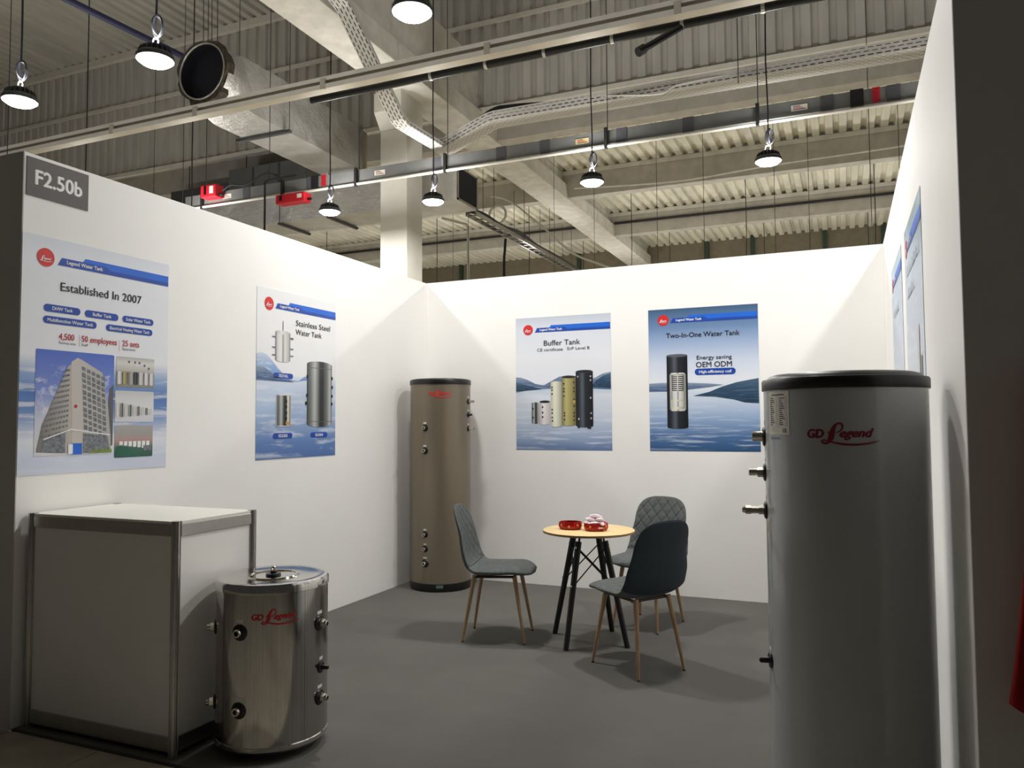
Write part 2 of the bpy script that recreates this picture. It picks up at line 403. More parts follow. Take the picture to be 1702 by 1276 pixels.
for i, y in enumerate((6.3, 10.24, 14.18)):
    for side, x0, x1 in (('right', -2.12, 9.5), ('left', -16, -2.55)):
        t_ = thing('roof_purlin', 'concrete roof purlin on the %s side of the girder, %s' % (side, nm[i]), 'beam', (0, y, 6.55), 0, 'concrete purlins under the roof deck')
        BOX('beam', 'concrete_d', x0, x1, -.14, .14, .03, .55, t_, .01)
        BOX('bearing_strip', 'concrete', x0, x1, -.17, .17, .55, .645, t_)
for i, (y, lb) in enumerate(((-3.5, 'nearer'), (2.2, 'farther'))):
    BOX('deck_joist', 'deck2', -18, -2.6, y - .12, y + .12, 9.35, 9.66)
    tag(bpy.data.objects['deck_joist' if i == 0 else 'deck_joist.001'], 'long grey steel joist under the upper roof deck, the %s one' % lb, 'beam', 'steel joists under the upper deck')

# light rail (two flanged aluminium rail) along x
t_ = thing('mounting_rail', 'long beige steel rail crossing above the booth', 'rail', (0, .95, 5.5))
BOX('web', 'rail', -9, 8.5, .03, .06, -.07, .09, t_)
BOX('flange', 'rail', -9, 8.5, -.07, .06, -.085, -.055, t_)
BOX('flange', 'rail', -9, 8.5, -.05, .03, .03, .05, t_)
BOX('lip', 'trimw', -9, 8.5, -.075, -.066, -.085, -.03, t_)
BOX('lip', 'trimw', -9, 8.5, -.06, -.05, .02, .07, t_)
for x in (-5.4, -3.9, -1.9, .25, 2.3, 4.6):
    BOX('clip', 'rail', x - .035, x + .035, -.082, -.05, -.092, .04, t_, .004)
t_ = thing('conduit_pipe', 'black pipe with silver clips running below the beige rail', 'pipe', (0, 1.4, 5.57))
MB().bar((-2.46, 0, 0), (8.5, 0, 0), .046, n=14).build('pipe', 'black', t_)
for x in (-.72, .0, .72, 1.5, 2.25, 3.05, 3.9, 4.8):
    MB().bar((x - .018, 0, 0), (x + .018, 0, 0), .054, n=14).box(x - .012, x + .012, -.01, .01, .05, .16).build('clip', 'zinc', t_)
mb = MB(); mb.bar((2.25, 0, -.02), (1.9, -.35, -.36), .035, n=10).build('strut', 'black', t_)
MB().bar((1.92, -.33, -.34), (1.87, -.38, -.39), .05, n=10).build('strut_foot', 'black', t_)
t_ = tag(MB().bar((-6.6, -2.4, 7.5), (-6.1, 3.6, 7.5), .05, n=12).build('water_pipe', 'pipe_blue'), 'dark blue pipe running under the upper roof towards the round duct mouth', 'pipe')

# big foil insulated duct with a round open mouth
d = thing('ventilation_duct', 'large foil wrapped ventilation duct with a round open mouth', 'duct', (-4.19, 1.2, 5.78))
def duct_fn(u, v):
    # round mouth -> rectangle, section at v (0..1)
    a = 2 * PI * u
    y = v * 3.24
    k = min(1, max(0, (y - .02) / .75)); k = k * k * (3 - 2 * k)
    cx, cz = math.cos(a), math.sin(a)
    rc = (.12 + .42 * cx, .37 + .41 * cz)
    mx = max(abs(cx), abs(cz)); rect = (.39 * cx / mx, .37 + .37 * cz / mx)
    wob = .008 * math.sin(9 * y + 5 * a) + .006 * math.sin(23 * y - 3 * a)
    s_ = 1 + wob
    return ((rc[0] * (1 - k) + rect[0] * k) * s_, y, (rc[1] * (1 - k) + rect[1] * k) * s_)
mb = MB().grid(duct_fn, 64, 40)
body = mb.build('insulation_jacket', 'foil', d, 40)
mb = MB()
mb.grid(lambda u, v: (.12 + .38 * math.cos(2 * PI * u), -.02 + v * .17, .37 + .37 * math.sin(2 * PI * u)), 48, 2)
mb.add([(.12 + .38 * math.cos(2 * PI * i / 32), .14, .37 + .37 * math.sin(2 * PI * i / 32)) for i in range(32)], [tuple(range(32))])  # dark disc shuts the liner, standing for shade deeper in the duct
mb.build('inner_liner', 'ductin', d, 40)
mb = MB().grid(lambda u, v: (.12 + (.385 + .015 * math.cos(2 * PI * v)) * math.cos(2 * PI * u), -.04 + .02 * math.sin(2 * PI * v), .37 + (.375 + .015 * math.cos(2 * PI * v)) * math.sin(2 * PI * u)), 48, 8)
mb.build('mouth_ring', 'alu', d, 60)
rg = random.Random(3); rr_ = [.43 + .012 * math.sin(i * .39) + .014 * math.sin(i * .92 + 1) + rg.uniform(-.012, .014) + (.035 if 32 < i < 43 else 0) for i in range(49)]; rr_[48] = rr_[0]
def wool(u, v):
    i = int(round(u * 48)); r = .395 if v in (0., 1.) else rr_[i % 48]
    y = [-.03, -.05, .1][int(round(v * 2))]
    if v == .5: r = rr_[i % 48]
    if v == 1.: r = rr_[i % 48] * .98
    return (.12 + r * math.cos(2 * PI * u), y, .37 + r * .98 * math.sin(2 * PI * u))
MB().grid(wool, 48, 2).build('wool_rim', 'wool', d, 0)
BOX('end_flange', 'aluan', -.42, .42, 3.22, 3.28, -.03, .77, d)
BOX('duct_extension', 'ductside', -.36, .36, 3.28, 3.5, .02, .72, d)
for y in (1.3,):
    BOX('support_channel', 'darkgrey', -.5, .5, y - .03, y + .03, -.05, -.01, d)
    for x in (-.48, .48): MB().bar((x, y, -.05), (x, y, 3.8), .005, n=6).build('threaded_rod', 'wire', d)
for x in (-.05, .1, .2):
    MB().bar((x, .15, .78), (x, .1, 3.8), .005, n=6).build('threaded_rod', 'wire', d)

# lower foil duct along x, its open end right of the column
d = thing('ventilation_duct', 'lower foil duct crossing behind the white column with a black open end', 'duct', (-1.9, 4.72, 5.01))
def low_fn(u, v):
    a = 2 * PI * (u + .125); x = -v * 6.2
    cx, cz = math.cos(a), math.sin(a); mx = max(abs(cx), abs(cz))
    s_ = 1 + .006 * math.sin(7 * x + 4 * a) + .006 * math.sin(19 * x)
    return (x, .37 * cx / mx * s_, .28 + .28 * cz / mx * s_)
MB().grid(low_fn, 48, 60).build('insulation_jacket', 'foil', d, 40)
BOX('end_shade_panel', 'ductin', -.02, .012, -.33, .33, .03, .53, d)  # black panel across the opening, its colour stands for the shade inside
mb = MB(); mb.box(.0, .02, -.37, -.33, 0, .56).box(.0, .02, .33, .37, 0, .56).box(.0, .02, -.37, .37, 0, .03).box(.0, .02, -.37, .37, .53, .56)
mb.build('end_frame', 'aluan', d, 0)
for x in (-3.5, -2.45):
    BOX('support_channel', 'darkgrey', x - .025, x + .025, -.42, .45, -.045, -.008, d)
    for y in (-.4, .42): MB().bar((x, y, -.04), (x, y, .76), .007, n=6).build('threaded_rod', 'wire', d)
d = thing('air_handling_unit', 'dark grey boxy air handling unit hanging under the partition', 'air unit', (-6.65, 6.0, 5.45))
BOX('housing', 'boxgrey', -.95, .95, -.6, .25, 0, 1.12, d, .02)
for x in (-.32, .32): BOX('panel_seam', 'darkgrey', x - .02, x + .02, -.615, -.6, .03, 1.09, d)
BOX('side_duct', 'darkgrey', -2.6, -.95, -.5, .2, .2, .9, d)
for x in (-2.4, -.85, .85): MB().bar((x, -.2, .8), (x, -.2, 1.74), .01, n=6).build('threaded_rod', 'wire', d)

# power trunking with a white tube below
d = thing('busbar_trunking', 'dark grey power trunking crossing the hall with a white tube below', 'trunking', (0, 3.05, 5.05))
BOX('casing', 'trunkg', -6.3, 8.5, 0, .09, .0, .18, d, .004)
for x in (-5.0, -3.75, -1.55, -.55, .1, 1.15, 2.0, 3.6, 4.3, 5.4):
    BOX('joint_cover', 'trunkj', x - .07, x + .07, -.006, .096, -.004, .184, d)
MB().bar((-8.2, -.03, -.045), (8.5, -.03, -.045), .02, n=10).build('white_tube', 'trimw', d)
for x in (-5.9, -4.26, -2.9, -1.4, .95, 2.83, 4.9):
    mb = MB(); mb.box(x - .02, x + .02, -.055, -.008, -.075, .2); mb.build('hanger', 'blackm', d, 0)
    if x not in (-4.26, 4.9): MB().bar((x, .05, .18), (x, .05, 4.6), .006, n=6).build('suspension_wire', 'wire', d)
for x, mt in ((-2.5, 'sticker'), (.62, 'yellow'), (3.3, 'sticker'), (-5.4, 'sticker')):
    st = BOX('rating_sticker', mt, x - .09, x + .09, -.006, -.003, .05, .12, d)
    for k in range(3): BOX('print_line', 'inkred' if k == 1 else 'ink', x - .07, x + .07 - .03 * k, -.0075, -.006, .062 + k * .019, .07 + k * .019, st)
BOX('coupling', 'blackm', 3.85, 3.99, -.02, .1, -.005, .19, d); 
mb = MB()
for k in range(7): mb.box(4.08, 4.16, -.01, .0, .01 + k * .026, .027 + k * .026)
mb.build('red_marking', 'redbox', d, 0)
BOX('coupling', 'blackm', -3.72, -3.6, -.02, .1, -.005, .19, d)
mb = MB()
for k in range(7): mb.box(-3.54, -3.46, -.01, .0, .01 + k * .026, .027 + k * .026)
mb.build('red_marking', 'redbox', d, 0)
for x0, x1, z0, z1, lb in ((-5.78, -5.46, 5.1, 5.3, 'square red tap-off box clipped on the trunking above the left wall'), (-4.26, -3.72, 4.82, 4.96, 'long red tap-off box hanging under the trunking near the centre lamp')):
    b = thing('tap_off_box', lb, 'electrical box', ((x0 + x1) / 2, 2.95, z0), 0, 'red tap-off boxes')
    hw = (x1 - x0) / 2
    BOX('housing', 'redbox', -hw, hw, -.09, .09, 0, z1 - z0, b, .012)
    BOX('cover_label', 'sticker', hw - .13, hw - .05, -.094, -.09, .05, z1 - z0 - .03, b)
    BOX('latch', 'black', -hw + .08, -hw + .12, -.1, -.09, .04, z1 - z0 - .02, b)
    MB().bar((hw - .02, 0, .04), (hw + .06, 0, .04), .02).build('cable_gland', 'black', b)

# perforated cable tray
def tray(name, label, pts, fn, wd, side):
    """pts: (along, height); fn(along, across, height) -> xyz"""
    d_ = thing(name, label, 'cable tray', (0, 0, 0))
    for part_, quad in (('tray_bottom', 0), ('tray_side', -1), ('tray_side', 1), ('dark_backing', 2)):  # the last one is a dark sheet added so the slots look shaded
        vs = []; uvs = []; L = 0
        for i, (x, z) in enumerate(pts):
            if i: L += math.hypot(x - pts[i - 1][0], z - pts[i - 1][1])
            if i == 0: tx, tz = pts[1][0] - x, pts[1][1] - z
            elif i == len(pts) - 1: tx, tz = x - pts[i - 1][0], z - pts[i - 1][1]
            else: tx, tz = pts[i + 1][0] - pts[i - 1][0], pts[i + 1][1] - pts[i - 1][1]
            q = math.hypot(tx, tz); nx, nz = -tz / q, tx / q
            if nz < 0: nx, nz = -nx, -nz
            if quad == 0: vs += [fn(x, -wd / 2, z), fn(x, wd / 2, z)]; uvs += [(L, 0), (L, wd)]
            elif quad == 2: vs += [fn(x + nx * .03, -wd * .44, z + nz * .03), fn(x + nx * .03, wd * .44, z + nz * .03)]; uvs += [(L, 0), (L, wd)]
            else: vs += [fn(x, quad * wd / 2, z), fn(x + nx * side, quad * wd / 2, z + nz * side)]; uvs += [(L, 0), (L, side)]
        fs = [(2 * i, 2 * i + 2, 2 * i + 3, 2 * i + 1) for i in range(len(pts) - 1)]
        me = bpy.data.meshes.new(part_); me.from_pydata(vs, [], fs); me.materials.append(M['cable' if quad == 2 else 'tray'])
        ul = me.uv_layers.new(name='UVMap')
        for lp in me.loops: ul.data[lp.index].uv = uvs[lp.vertex_index]
        o = link(part_, me, d_)
        md = o.modifiers.new('thickness', 'SOLIDIFY'); md.thickness = .02 if quad == 2 else .004; md.offset = 0
    return d_
tray('cable_tray', 'perforated white cable tray descending past the girder towards the white column', [(-1.3, 6.46), (.45, 6.44), (.85, 6.33), (2.06, 5.42), (2.2, 5.38), (3.18, 5.41)], lambda a, c, h: (-1.6 + c, a, h), .21, .06)
for y in (-.9, .3): MB().bar((-1.72, y, 6.44), (-1.72, y, 9.66), .006, n=6).build('suspension_wire', 'wire', bpy.data.objects['cable_tray'])
td = tray('cable_tray', 'perforated cable tray with black cables rising and running along above the trunking', [(-1.72, 5.42), (-1.50, 5.43), (-.82, 5.68), (-.74, 5.69), (8.5, 5.66)], lambda a, c, h: (a, 3.36 + c, h), .3, .14)
mb = MB().tube(spline([(-1.75, 3.34, 5.56), (-1.4, 3.36, 5.62), (-.85, 3.38, 5.9), (-.5, 3.39, 5.92), (.5, 3.36, 5.82), (2, 3.4, 5.8), (4, 3.36, 5.82), (8.4, 3.36, 5.8)], 6), .035)
mb.build('cable_bundle', 'cable', td)
MB().tube(spline([(-.7, 3.26, 5.8), (.6, 3.24, 5.8), (1.6, 3.16, 5.64), (2.0, 3.2, 5.74), (4, 3.26, 5.76), (8, 3.26, 5.76)], 6), .014).build('loose_cable', 'cablew', td)
for x in (2.6, 5.2): MB().bar((x, 3.16, 5.6), (x, 3.16, 9.6), .006, n=6).build('suspension_wire', 'wire', td)

# far services under the lower deck
d = thing('cable_ladder', 'far cable ladder with black cables under the lower roof deck', 'cable tray', (-2.75, 0, 5.4))
for x in (-.1, .1): BOX('side_rail', 'aluan', x - .015, x + .015, 6.6, 14.5, 0, .07, d)
mb = MB()
for k in range(27): mb.box(-.1, .1, 6.7 + k * .3, 6.74 + k * .3, .01, .03)
mb.build('rungs', 'aluan', d, 0)['kind'] = 'stuff'
MB().tube(spline([(-.05, 6.6, .1), (-.02, 7.2, .16), (.03, 8, .1), (.0, 9, .2), (.04, 10, .1), (.0, 11.5, .14), (0, 14.4, .1)], 6), .05).build('cable_bundle', 'cable', d)
MB().tube(spline([(-.1, 6.6, .1), (-.12, 6.5, .5), (-.06, 6.5, 1.12)], 6), .03).build('riser_cable', 'cable', d)
for y in (7.4, 9.0, 10.6, 12.2): 
    for x in (-.12, .12): MB().bar((x, y, .05), (x, y, 1.15), .006, n=6).build('suspension_wire', 'wire', d)
o = MB().tube(spline([(-3.08, 9, 5.5), (-3.1, 9, 5.2), (-3.12, 9, 4.6), (-3.14, 9, -.016)], 4), .03).build('drop_cable', 'cable'); tag(o, 'thick black cable dropping from the far cable ladder', 'cable')
mb = MB().grid(lambda u, v: (-3.27 + (.2 + .028 * math.cos(2 * PI * v)) * math.cos(2 * PI * u), 9 + .028 * math.sin(2 * PI * v), 6.06 + (.2 + .028 * math.cos(2 * PI * v)) * math.sin(2 * PI * u)), 36, 8)
o = mb.build('cable_coil', 'cablew'); tag(o, 'round coil of white cable hanging near the far cable ladder', 'cable coil')
o = MB().tube(spline([(-3.43, 9, 6.5), (-3.0, 9.1, 6.35), (-2.3, 9.2, 5.75), (-1.55, 9, 5.06), (-.9, 9, 4.74), (-.3, 9, 4.5)], 8), .022).build('slack_cable', 'cablew'); tag(o, 'slack white cable sagging from the ladder down to the back wall top', 'cable')
o = MB().tube([(-4.66, 9, 6.14), (-4.03, 9, 5.92), (-4.0, 9, 5.86), (-4.0, 9, -.016)], .03).build('water_pipe', 'cablew'); tag(o, 'thin white pipe bending down beside the white column', 'pipe')
for i, (x, y) in enumerate(((-8.3, 4.2), (-6.2, 2.9), (-5.6, -.4), (-3.3, 1.6), (1.5, 7.3), (2.6, 8.6), (3.2, 8.6), (4.1, 4.8), (.6, 7.6), (-1.5, 7.8), (-1.1, 9.2), (-3.6, 8.2), (4.6, 7.0), (-4.9, 10.0))):
    o = MB().bar((x, y, 3.2 if y > 2 else 4.7), (x, y, 7.24 if y > 5.6 else 9.7), .005, n=6).build('suspension_wire', 'wire')
    tag(o, 'thin dark suspension wire hanging straight down from the roof', 'wire', 'suspension wires hanging from the roof')
o = MB().tube(spline([(-1.8, 10.0, 6.75), (.5, 10.0, 6.62), (2.5, 10.0, 6.7), (5, 10.0, 6.75), (8, 10.0, 6.9)], 8), .02).build('surface_cable', 'cablew'); tag(o, 'thin pale cable running along the second roof purlin', 'cable')
o = MB().bar((-1.98, 13.98, 6.9), (9, 13.98, 6.9), .035).build('surface_cable', 'cable'); tag(o, 'black cable running along the third roof purlin right of the girder', 'cable')
o = MB().bar((-12, 13.98, 6.9), (-2.7, 13.98, 6.9), .035).build('surface_cable', 'cable'); tag(o, 'black cable running along the third roof purlin left of the girder', 'cable')
o = MB().tube(spline([(-5.4, 2.95, 5.2), (-5.2, 2.93, 5.26), (-4.9, 2.92, 5.22), (-4.5, 2.9, 5.34), (-4.3, 2.95, 5.3)], 8), .014).build('power_lead', 'cable'); tag(o, 'short black lead bowing out of the square red tap-off box', 'cable')
o = MB().tube(spline([(-3.9, 2.9, 5.24), (-4.45, 2.9, 5.22), (-4.5, 2.9, 5.1), (-4.5, 2.9, 4.6), (-4.5, 2.9, -.016)], 8), .016).build('power_lead', 'cable'); tag(o, 'long black lead dropping from the trunking behind the left wall', 'cable')

# ------------------------------------------------------------------ hanging high-bay lamps
def make_lamp(cord):
    t_ = thing('high_bay_lamp', '-', 'lamp')
    mb = MB().lathe([(.045, .13), (.07, .12), (.075, .06), (.14, .045), (.152, .03), (.152, .0), (.138, -.004)], 40)
    hs = mb.build('housing', 'darkgrey', t_)
    mb = MB()
    for k in range(20):
        a = 2 * PI * k / 20; c_, s_ = math.cos(a), math.sin(a); pr_ = []
        for r_, z_ in ((.07, .045), (.14, .045), (.125, .09), (.075, .115)):
            pr_ += [(r_ * c_ - .003 * s_, r_ * s_ + .003 * c_, z_), (r_ * c_ + .003 * s_, r_ * s_ - .003 * c_, z_)]
        mb.add(pr_, [(0, 2, 4, 6), (1, 7, 5, 3), (0, 1, 3, 2), (2, 3, 5, 4), (4, 5, 7, 6), (6, 7, 1, 0)])
    mb.build('cooling_fins', 'darkgrey', t_, 0)
    MB().lathe([(.0, -.05), (.06, -.046), (.11, -.032), (.146, -.004)], 40).build('led_lens', 'led', t_)
    mb = MB().tube([(.03 * math.cos(a), 0, .16 + .035 * math.sin(a)) for a in [2 * PI * k / 16 for k in range(17)]], .006, 6)
    mb.build('hanging_ring', 'zinc', t_)
    mb = MB()
    for k, (rx, rz, ph) in enumerate(((.05, .09, 0), (.04, .1, .7), (.055, .08, 1.5))):
        mb.tube([(rx * math.cos(a) * math.cos(ph) + .02, rx * math.cos(a) * math.sin(ph), .29 + rz * math.sin(a)) for a in [2 * PI * q / 18 for q in range(19)]], .006, 6)
    mb.build('spare_cord_loop', 'cable', t_)
    MB().tube([(0, 0, .18), (.008, 0, .6), (-.006, .004, 1.2), (.006, 0, 2.2), (0, 0, cord)], .009, 6).build('cord', 'cable', t_)
    ld = bpy.data.lights.new('lamp_light', 'AREA'); ld.shape = 'DISK'; ld.size = .26; ld.energy = LAMP_W; ld.color = (1, .99, .965)
    lo = bpy.data.objects.new('lamp_light', ld); COL.objects.link(lo); lo.parent = t_; lo.location = (0, 0, -.056)
    lu = bpy.data.lights.new('ceiling_fill', 'AREA'); lu.shape = 'DISK'; lu.size = .24; lu.energy = LAMP_UP; lu.color = (1, .99, .965)
    lo = bpy.data.objects.new('ceiling_fill', lu); COL.objects.link(lo); lo.parent = t_; lo.location = (0, 0, .14); lo.rotation_euler = (PI, 0, 0)
    return t_
proto = make_lamp(5.1)
LAMPS = [(-3.376, -1.766, 'bright high-bay lamp at the far left, above the dark wall'),
         (-1.546, -1.861, 'bright high-bay lamp hanging left of the round duct mouth'),
         (.813, -1.656, 'bright high-bay lamp hanging nearest, at the top of the view over the booth'),
         (2.98, -1.65, 'high-bay lamp hanging over the booth above the round table'),
         (5.11, -1.6, 'high-bay lamp hanging beyond the right booth wall, nearer one'),
         (-3.058, 2.6, 'lit high-bay lamp in front of the lower foil duct, left of the column'),
         (-1.448, 2.758, 'lit high-bay lamp hanging just right of the white column'),
         (.813, 2.834, 'lit high-bay lamp hanging beside the big concrete girder over the back wall'),
         (2.949, 2.917, 'lit high-bay lamp in front of the second roof purlin, right of the girder'),
         (5.1, 2.8, 'high-bay lamp hanging beyond the right booth wall, farther one')]
# unseen lamps added to brighten the roof, left of frame and behind back wall
for y, row in ((-1.8, 'front'), (2.6, 'second')):
    for x, k in ((-5.7, 'first'), (-8.1, 'second')):
        LAMPS.append((x, y, 'added unseen high-bay lamp beyond the left booth wall, %s one out in the %s row' % (k, row)))
for y, row in ((11.2, 'third'), (15.6, 'last')):
    for k, x in enumerate((-9.5, -6, -3.4, -.8, 1.8, 4.4, 7)):
        LAMPS.append((x, y, 'added unseen high-bay lamp far behind the booth, %s from the left in the %s row' % (('first', 'second', 'third', 'fourth', 'fifth', 'sixth', 'seventh')[k], row)))
for i, (x, y, lb) in enumerate(LAMPS):
    o = proto if i == 0 else copy_tree(proto)
    o.location = (x, y, 4.5); o['label'] = lb; o['group'] = 'hanging high-bay lamps'
    if y > 5.6:
        for ch in o.children:
            if ch.name.startswith('cord'): ch.scale.z = .53

# ------------------------------------------------------------------ flat lettering and the script logo
CAPH = .682
_cu = bpy.data.curves.new('lettering', 'FONT'); _to = bpy.data.objects.new('lettering', _cu)
def text_verts(body, bold=0., shear=0., space=1.):
    _cu.body = body; _cu.size = 1; _cu.offset = 0; _cu.shear = shear; _cu.space_character = space; _cu.resolution_u = 3
    me = bpy.data.meshes.new_from_object(_to)
    vs = [(v.co.x, v.co.y) for v in me.vertices]; fs = [tuple(p_.vertices) for p_ in me.polygons]
    bpy.data.meshes.remove(me)
    if bold:     # heavier weight: the same outlines laid over each other, slightly shifted
        n = len(vs); v0 = vs; f0 = fs; vs = []; fs = []
        for k, (dx, dy) in enumerate(((-bold, 0), (bold, 0), (0, bold * .6), (0, -bold * .6), (0, 0))):
            vs = vs + [(x + dx, y + dy, k) for x, y in v0]; fs = fs + [tuple(i + k * n for i in f) for f in f0]
    x0 = min(v[0] for v in vs); x1 = max(v[0] for v in vs)
    return [((q[0] - x0) / (x1 - x0), q[1] / CAPH, q[2] if len(q) > 2 else 0) for q in vs], fs
def ribbon2d(pts, ws, n=8):
    """variable width stroke in the plane -> verts, faces"""
    P_ = spline([(a, b, c) for (a, b), c in zip(pts, ws)], n)
    vs = []; fs = []
    for i, q in enumerate(P_):
        a = P_[max(i - 1, 0)]; b = P_[min(i + 1, len(P_) - 1)]
        dx, dy = b.x - a.x, b.y - a.y; L = math.hypot(dx, dy) or 1
        nx, ny = -dy / L * q.z / 2, dx / L * q.z / 2
        vs += [(q.x + nx, q.y + ny), (q.x - nx, q.y - ny)]
    for i in range(len(P_) - 1): fs.append((2 * i, 2 * i + 1, 2 * i + 3, 2 * i + 2))
    return vs, fs
def logo2d(gd=True):
    """'GD-Legend' lettering, x 0..1.33 wide, y up, in units of the printed mark"""
    V = []; Fc = []
    def put(vs, fs, dk=0):
        b = len(V); V.extend([(q[0], q[1], q[2] if len(q) > 2 else dk) for q in vs]); Fc.extend([tuple(i + b for i in f) for f in fs])
    k = lambda x, y: ((x - 170) / 1000., (430 - y) / 1000.)
    if gd:
        vs, fs = text_verts('GD', .06, .12); put([(.335 * u, .16 * v, k_) for u, v, k_ in vs], fs)
        put([k(560, 318), k(618, 318), k(616, 338), k(558, 338)], [(0, 1, 2, 3)])
    up = [k(*q) for q in ((715, 335), (790, 300), (835, 235), (825, 175), (770, 152), (712, 185), (670, 260), (645, 350), (622, 440), (590, 500), (540, 540), (480, 532), (452, 505), (480, 478), (545, 480), (620, 505))]
    ww = [.014, .024, .032, .038, .034, .046, .08, .105, .1, .064, .036, .034, .03, .024, .024, .03]
    put(*ribbon2d(up, ww, 6), 6)
    sw = [k(*q) for q in ((600, 505), (700, 528), (850, 556), (1050, 562), (1250, 545), (1400, 516), (1500, 488))]
    put(*ribbon2d(sw, [.028, .034, .04, .038, .03, .022, .006], 8), 7)
    vs, fs = text_verts('egend', .045, .38); put([(.605 + .62 * u, .012 + .165 * v, k_) for u, v, k_ in vs], fs)
    return V, Fc

def flat(name, vs2, fs, mt, parent, layer, x0=0, y0=0, sx=1, sy=1):
    """flat printed piece on a poster: local X right, Z up, -Y outwards"""
    mb = MB(); mb.add([(x0 + q[0] * sx, -.0018 - .0005 * layer - (.00012 * q[2] if len(q) > 2 else 0), y0 + q[1] * sy) for q in vs2], fs)
    return mb.build(name, mt, parent, 0, False)
def ftext(name, body, u0, u1, v0, cap, mt, parent, layer=3, bold=0., shear=0.):
    vs, fs = text_verts(body, bold, shear); return flat(name, vs, fs, mt, parent, layer, u0, v0, u1 - u0, cap)
def rrect(u0, u1, v0, v1, r, n=6):
    out = []
    for cx, cy, a0 in ((u1 - r, v0 + r, -90), (u1 - r, v1 - r, 0), (u0 + r, v1 - r, 90), (u0 + r, v0 + r, 180)):
        for k in range(n + 1):
            a = R(a0 + 90 * k / n); out.append((cx + r * math.cos(a), cy + r * math.sin(a)))
    return out
def fpoly(name, poly, mt, parent, layer=1): return flat(name, poly, [tuple(range(len(poly)))], mt, parent, layer)
def fquads(name, rects, mt, parent, layer=2):
    vs = []; fs = []
    for q in rects:
        if len(q) == 4 and not isinstance(q[0], tuple): q = [(q[0], q[2]), (q[1], q[2]), (q[1], q[3]), (q[0], q[3])]
        fs.append(tuple(range(len(vs), len(vs) + len(q)))); vs += q
    return flat(name, vs, fs, mt, parent, layer)
def disc(u, v, r, ry=None, n=28): return [(u + r * math.cos(2 * PI * k / n), v + (ry or r) * math.sin(2 * PI * k / n)) for k in range(n)]

PW, PH = .9, 1.2
def poster(label, loc, rz, bg):
    t_ = thing('poster', label, 'poster', loc, rz, 'product posters on the booth walls')
    rg = random.Random(label)
    a1, a2, ph = rg.uniform(1, 3), rg.uniform(5, 9), rg.uniform(0, 6)
    def fn(u, v):
        return (u * PW, -.0012 - .0005 * (1 + math.sin(a1 * 3 * u + ph)) * (1 - abs(2 * v - 1)), v * PH)
    o = MB().grid(fn, 1, 1).build('sheet', bg, t_, 0, False)
    md = o.modifiers.new('thickness', 'SOLIDIFY'); md.thickness = .0012; md.offset = -1
    return t_
def header(t_, dv=0., du=0.):
    lg = fpoly('logo_disc', disc(.122 + du, 1.094 + dv, .047), 'redglow', t_, 2)
    vs, fs = logo2d(False); sx = .064
    flat('logo_script', vs, fs, 'white', lg, 4, .122 + du - .0615 + .011, 1.082 + dv, sx, sx * 1.05)
    rb = fpoly('ribbon', [(.345, 1.128 + dv), (.33, 1.108 + dv), (.21, 1.108 + dv), (.188, 1.068 + dv), (.895, 1.068 + dv), (.895, 1.128 + dv)], 'blue2', t_, 1)
    fpoly('ribbon_band', [(.21, 1.108 + dv), (.188, 1.068 + dv), (.895, 1.068 + dv), (.895, 1.09 + dv), (.50, 1.09 + dv), (.47, 1.108 + dv)], 'blue', rb, 2)
    ftext('ribbon_text', 'Legend Water Tank', .236, .45, 1.081 + dv, .019, 'white', rb, 4, .03)
def pill(t_, body, u0, u1, v0, v1, cap=.015, pad=.03):
    h = v1 - v0
    p_ = fpoly('pill', rrect(u0, u1, v0, v1, h / 2 * .98), 'blue', t_, 2)
    ftext('pill_text', body, u0 + pad, u1 - pad, v0 + (h - cap) / 2, cap, 'white', p_, 4, .025)
def ptank(t_, u0, u1, v0, v1, mt, lid=None, layer=3, e=.012, name='printed_tank'):
    c = (u0 + u1) / 2; r = (u1 - u0) / 2
    poly = [(c + r * math.cos(a), v0 + e + e * math.sin(a)) for a in [PI + PI * k / 16 for k in range(17)]] + [(c + r * math.cos(a), v1 - e + e * math.sin(a)) for a in [PI * k / 16 for k in range(17)]]
    o = fpoly(name, poly, mt, t_, layer)
    if lid: fpoly('printed_lid', disc(c, v1 - e, r * .98, e, 24), lid, o, layer + 1)
    return o
def dots(parent, pts, r, mt='ink', layer=5, name='printed_ports'):
    fquads(name, [disc(u, v, r, r * 1.2, 10) for u, v in pts], mt, parent, layer)

# poster 1: company
p1 = poster('large poster headed Established In 2007 with a factory photo on the left wall', (.001, -4.02, 1.2), PI / 2, 'bg1')
header(p1)
ftext('headline', 'Established In 2007', .206, .706, .938, .043, 'ink', p1, 3, .008)
for b, u0, u1, v0, v1 in (('DHW Tank', .117, .321, .822, .86), ('Buffer Tank', .348, .554, .82, .858), ('Solar Water Tank', .581, .792, .82, .857), ('Multifunction Water Tank', .115, .419, .762, .80), ('Electrical Heating Water Tank', .477, .786, .76, .797)):
    pill(p1, b, u0, u1, v0, v1, .017, .022 if len(b) > 12 else .045)
for n_, c_, u0, u1, w_ in (('4,500', 'Factory area', .203, .289, .095), ('50 employees', 'Staff', .332, .548, .038), ('25 sets', 'Equipments', .583, .696, .087)):
    ftext('figure', n_, u0, u1, .686, .032, 'inkred', p1, 3, .012); ftext('caption', c_, u0, u0 + w_, .664, .012, 'ink', p1, 3)
fquads('divider', [(.319, .3205, .657, .72), (.563, .5645, .655, .717)], 'inkred', p1, 2)
ph = fpoly('factory_photo', rrect(.082, .533, .092, .629, .008), 'sky', p1, 1)
fpoly('printed_ground', [(.085, .096), (.53, .096), (.53, .125), (.085, .13)], 'room2', ph, 2)
fpoly('printed_side_facade', [(.092, .112), (.122, .25), (.255, .548), (.31, .596), (.31, .1), (.2, .105)], 'bf_l', ph, 3)
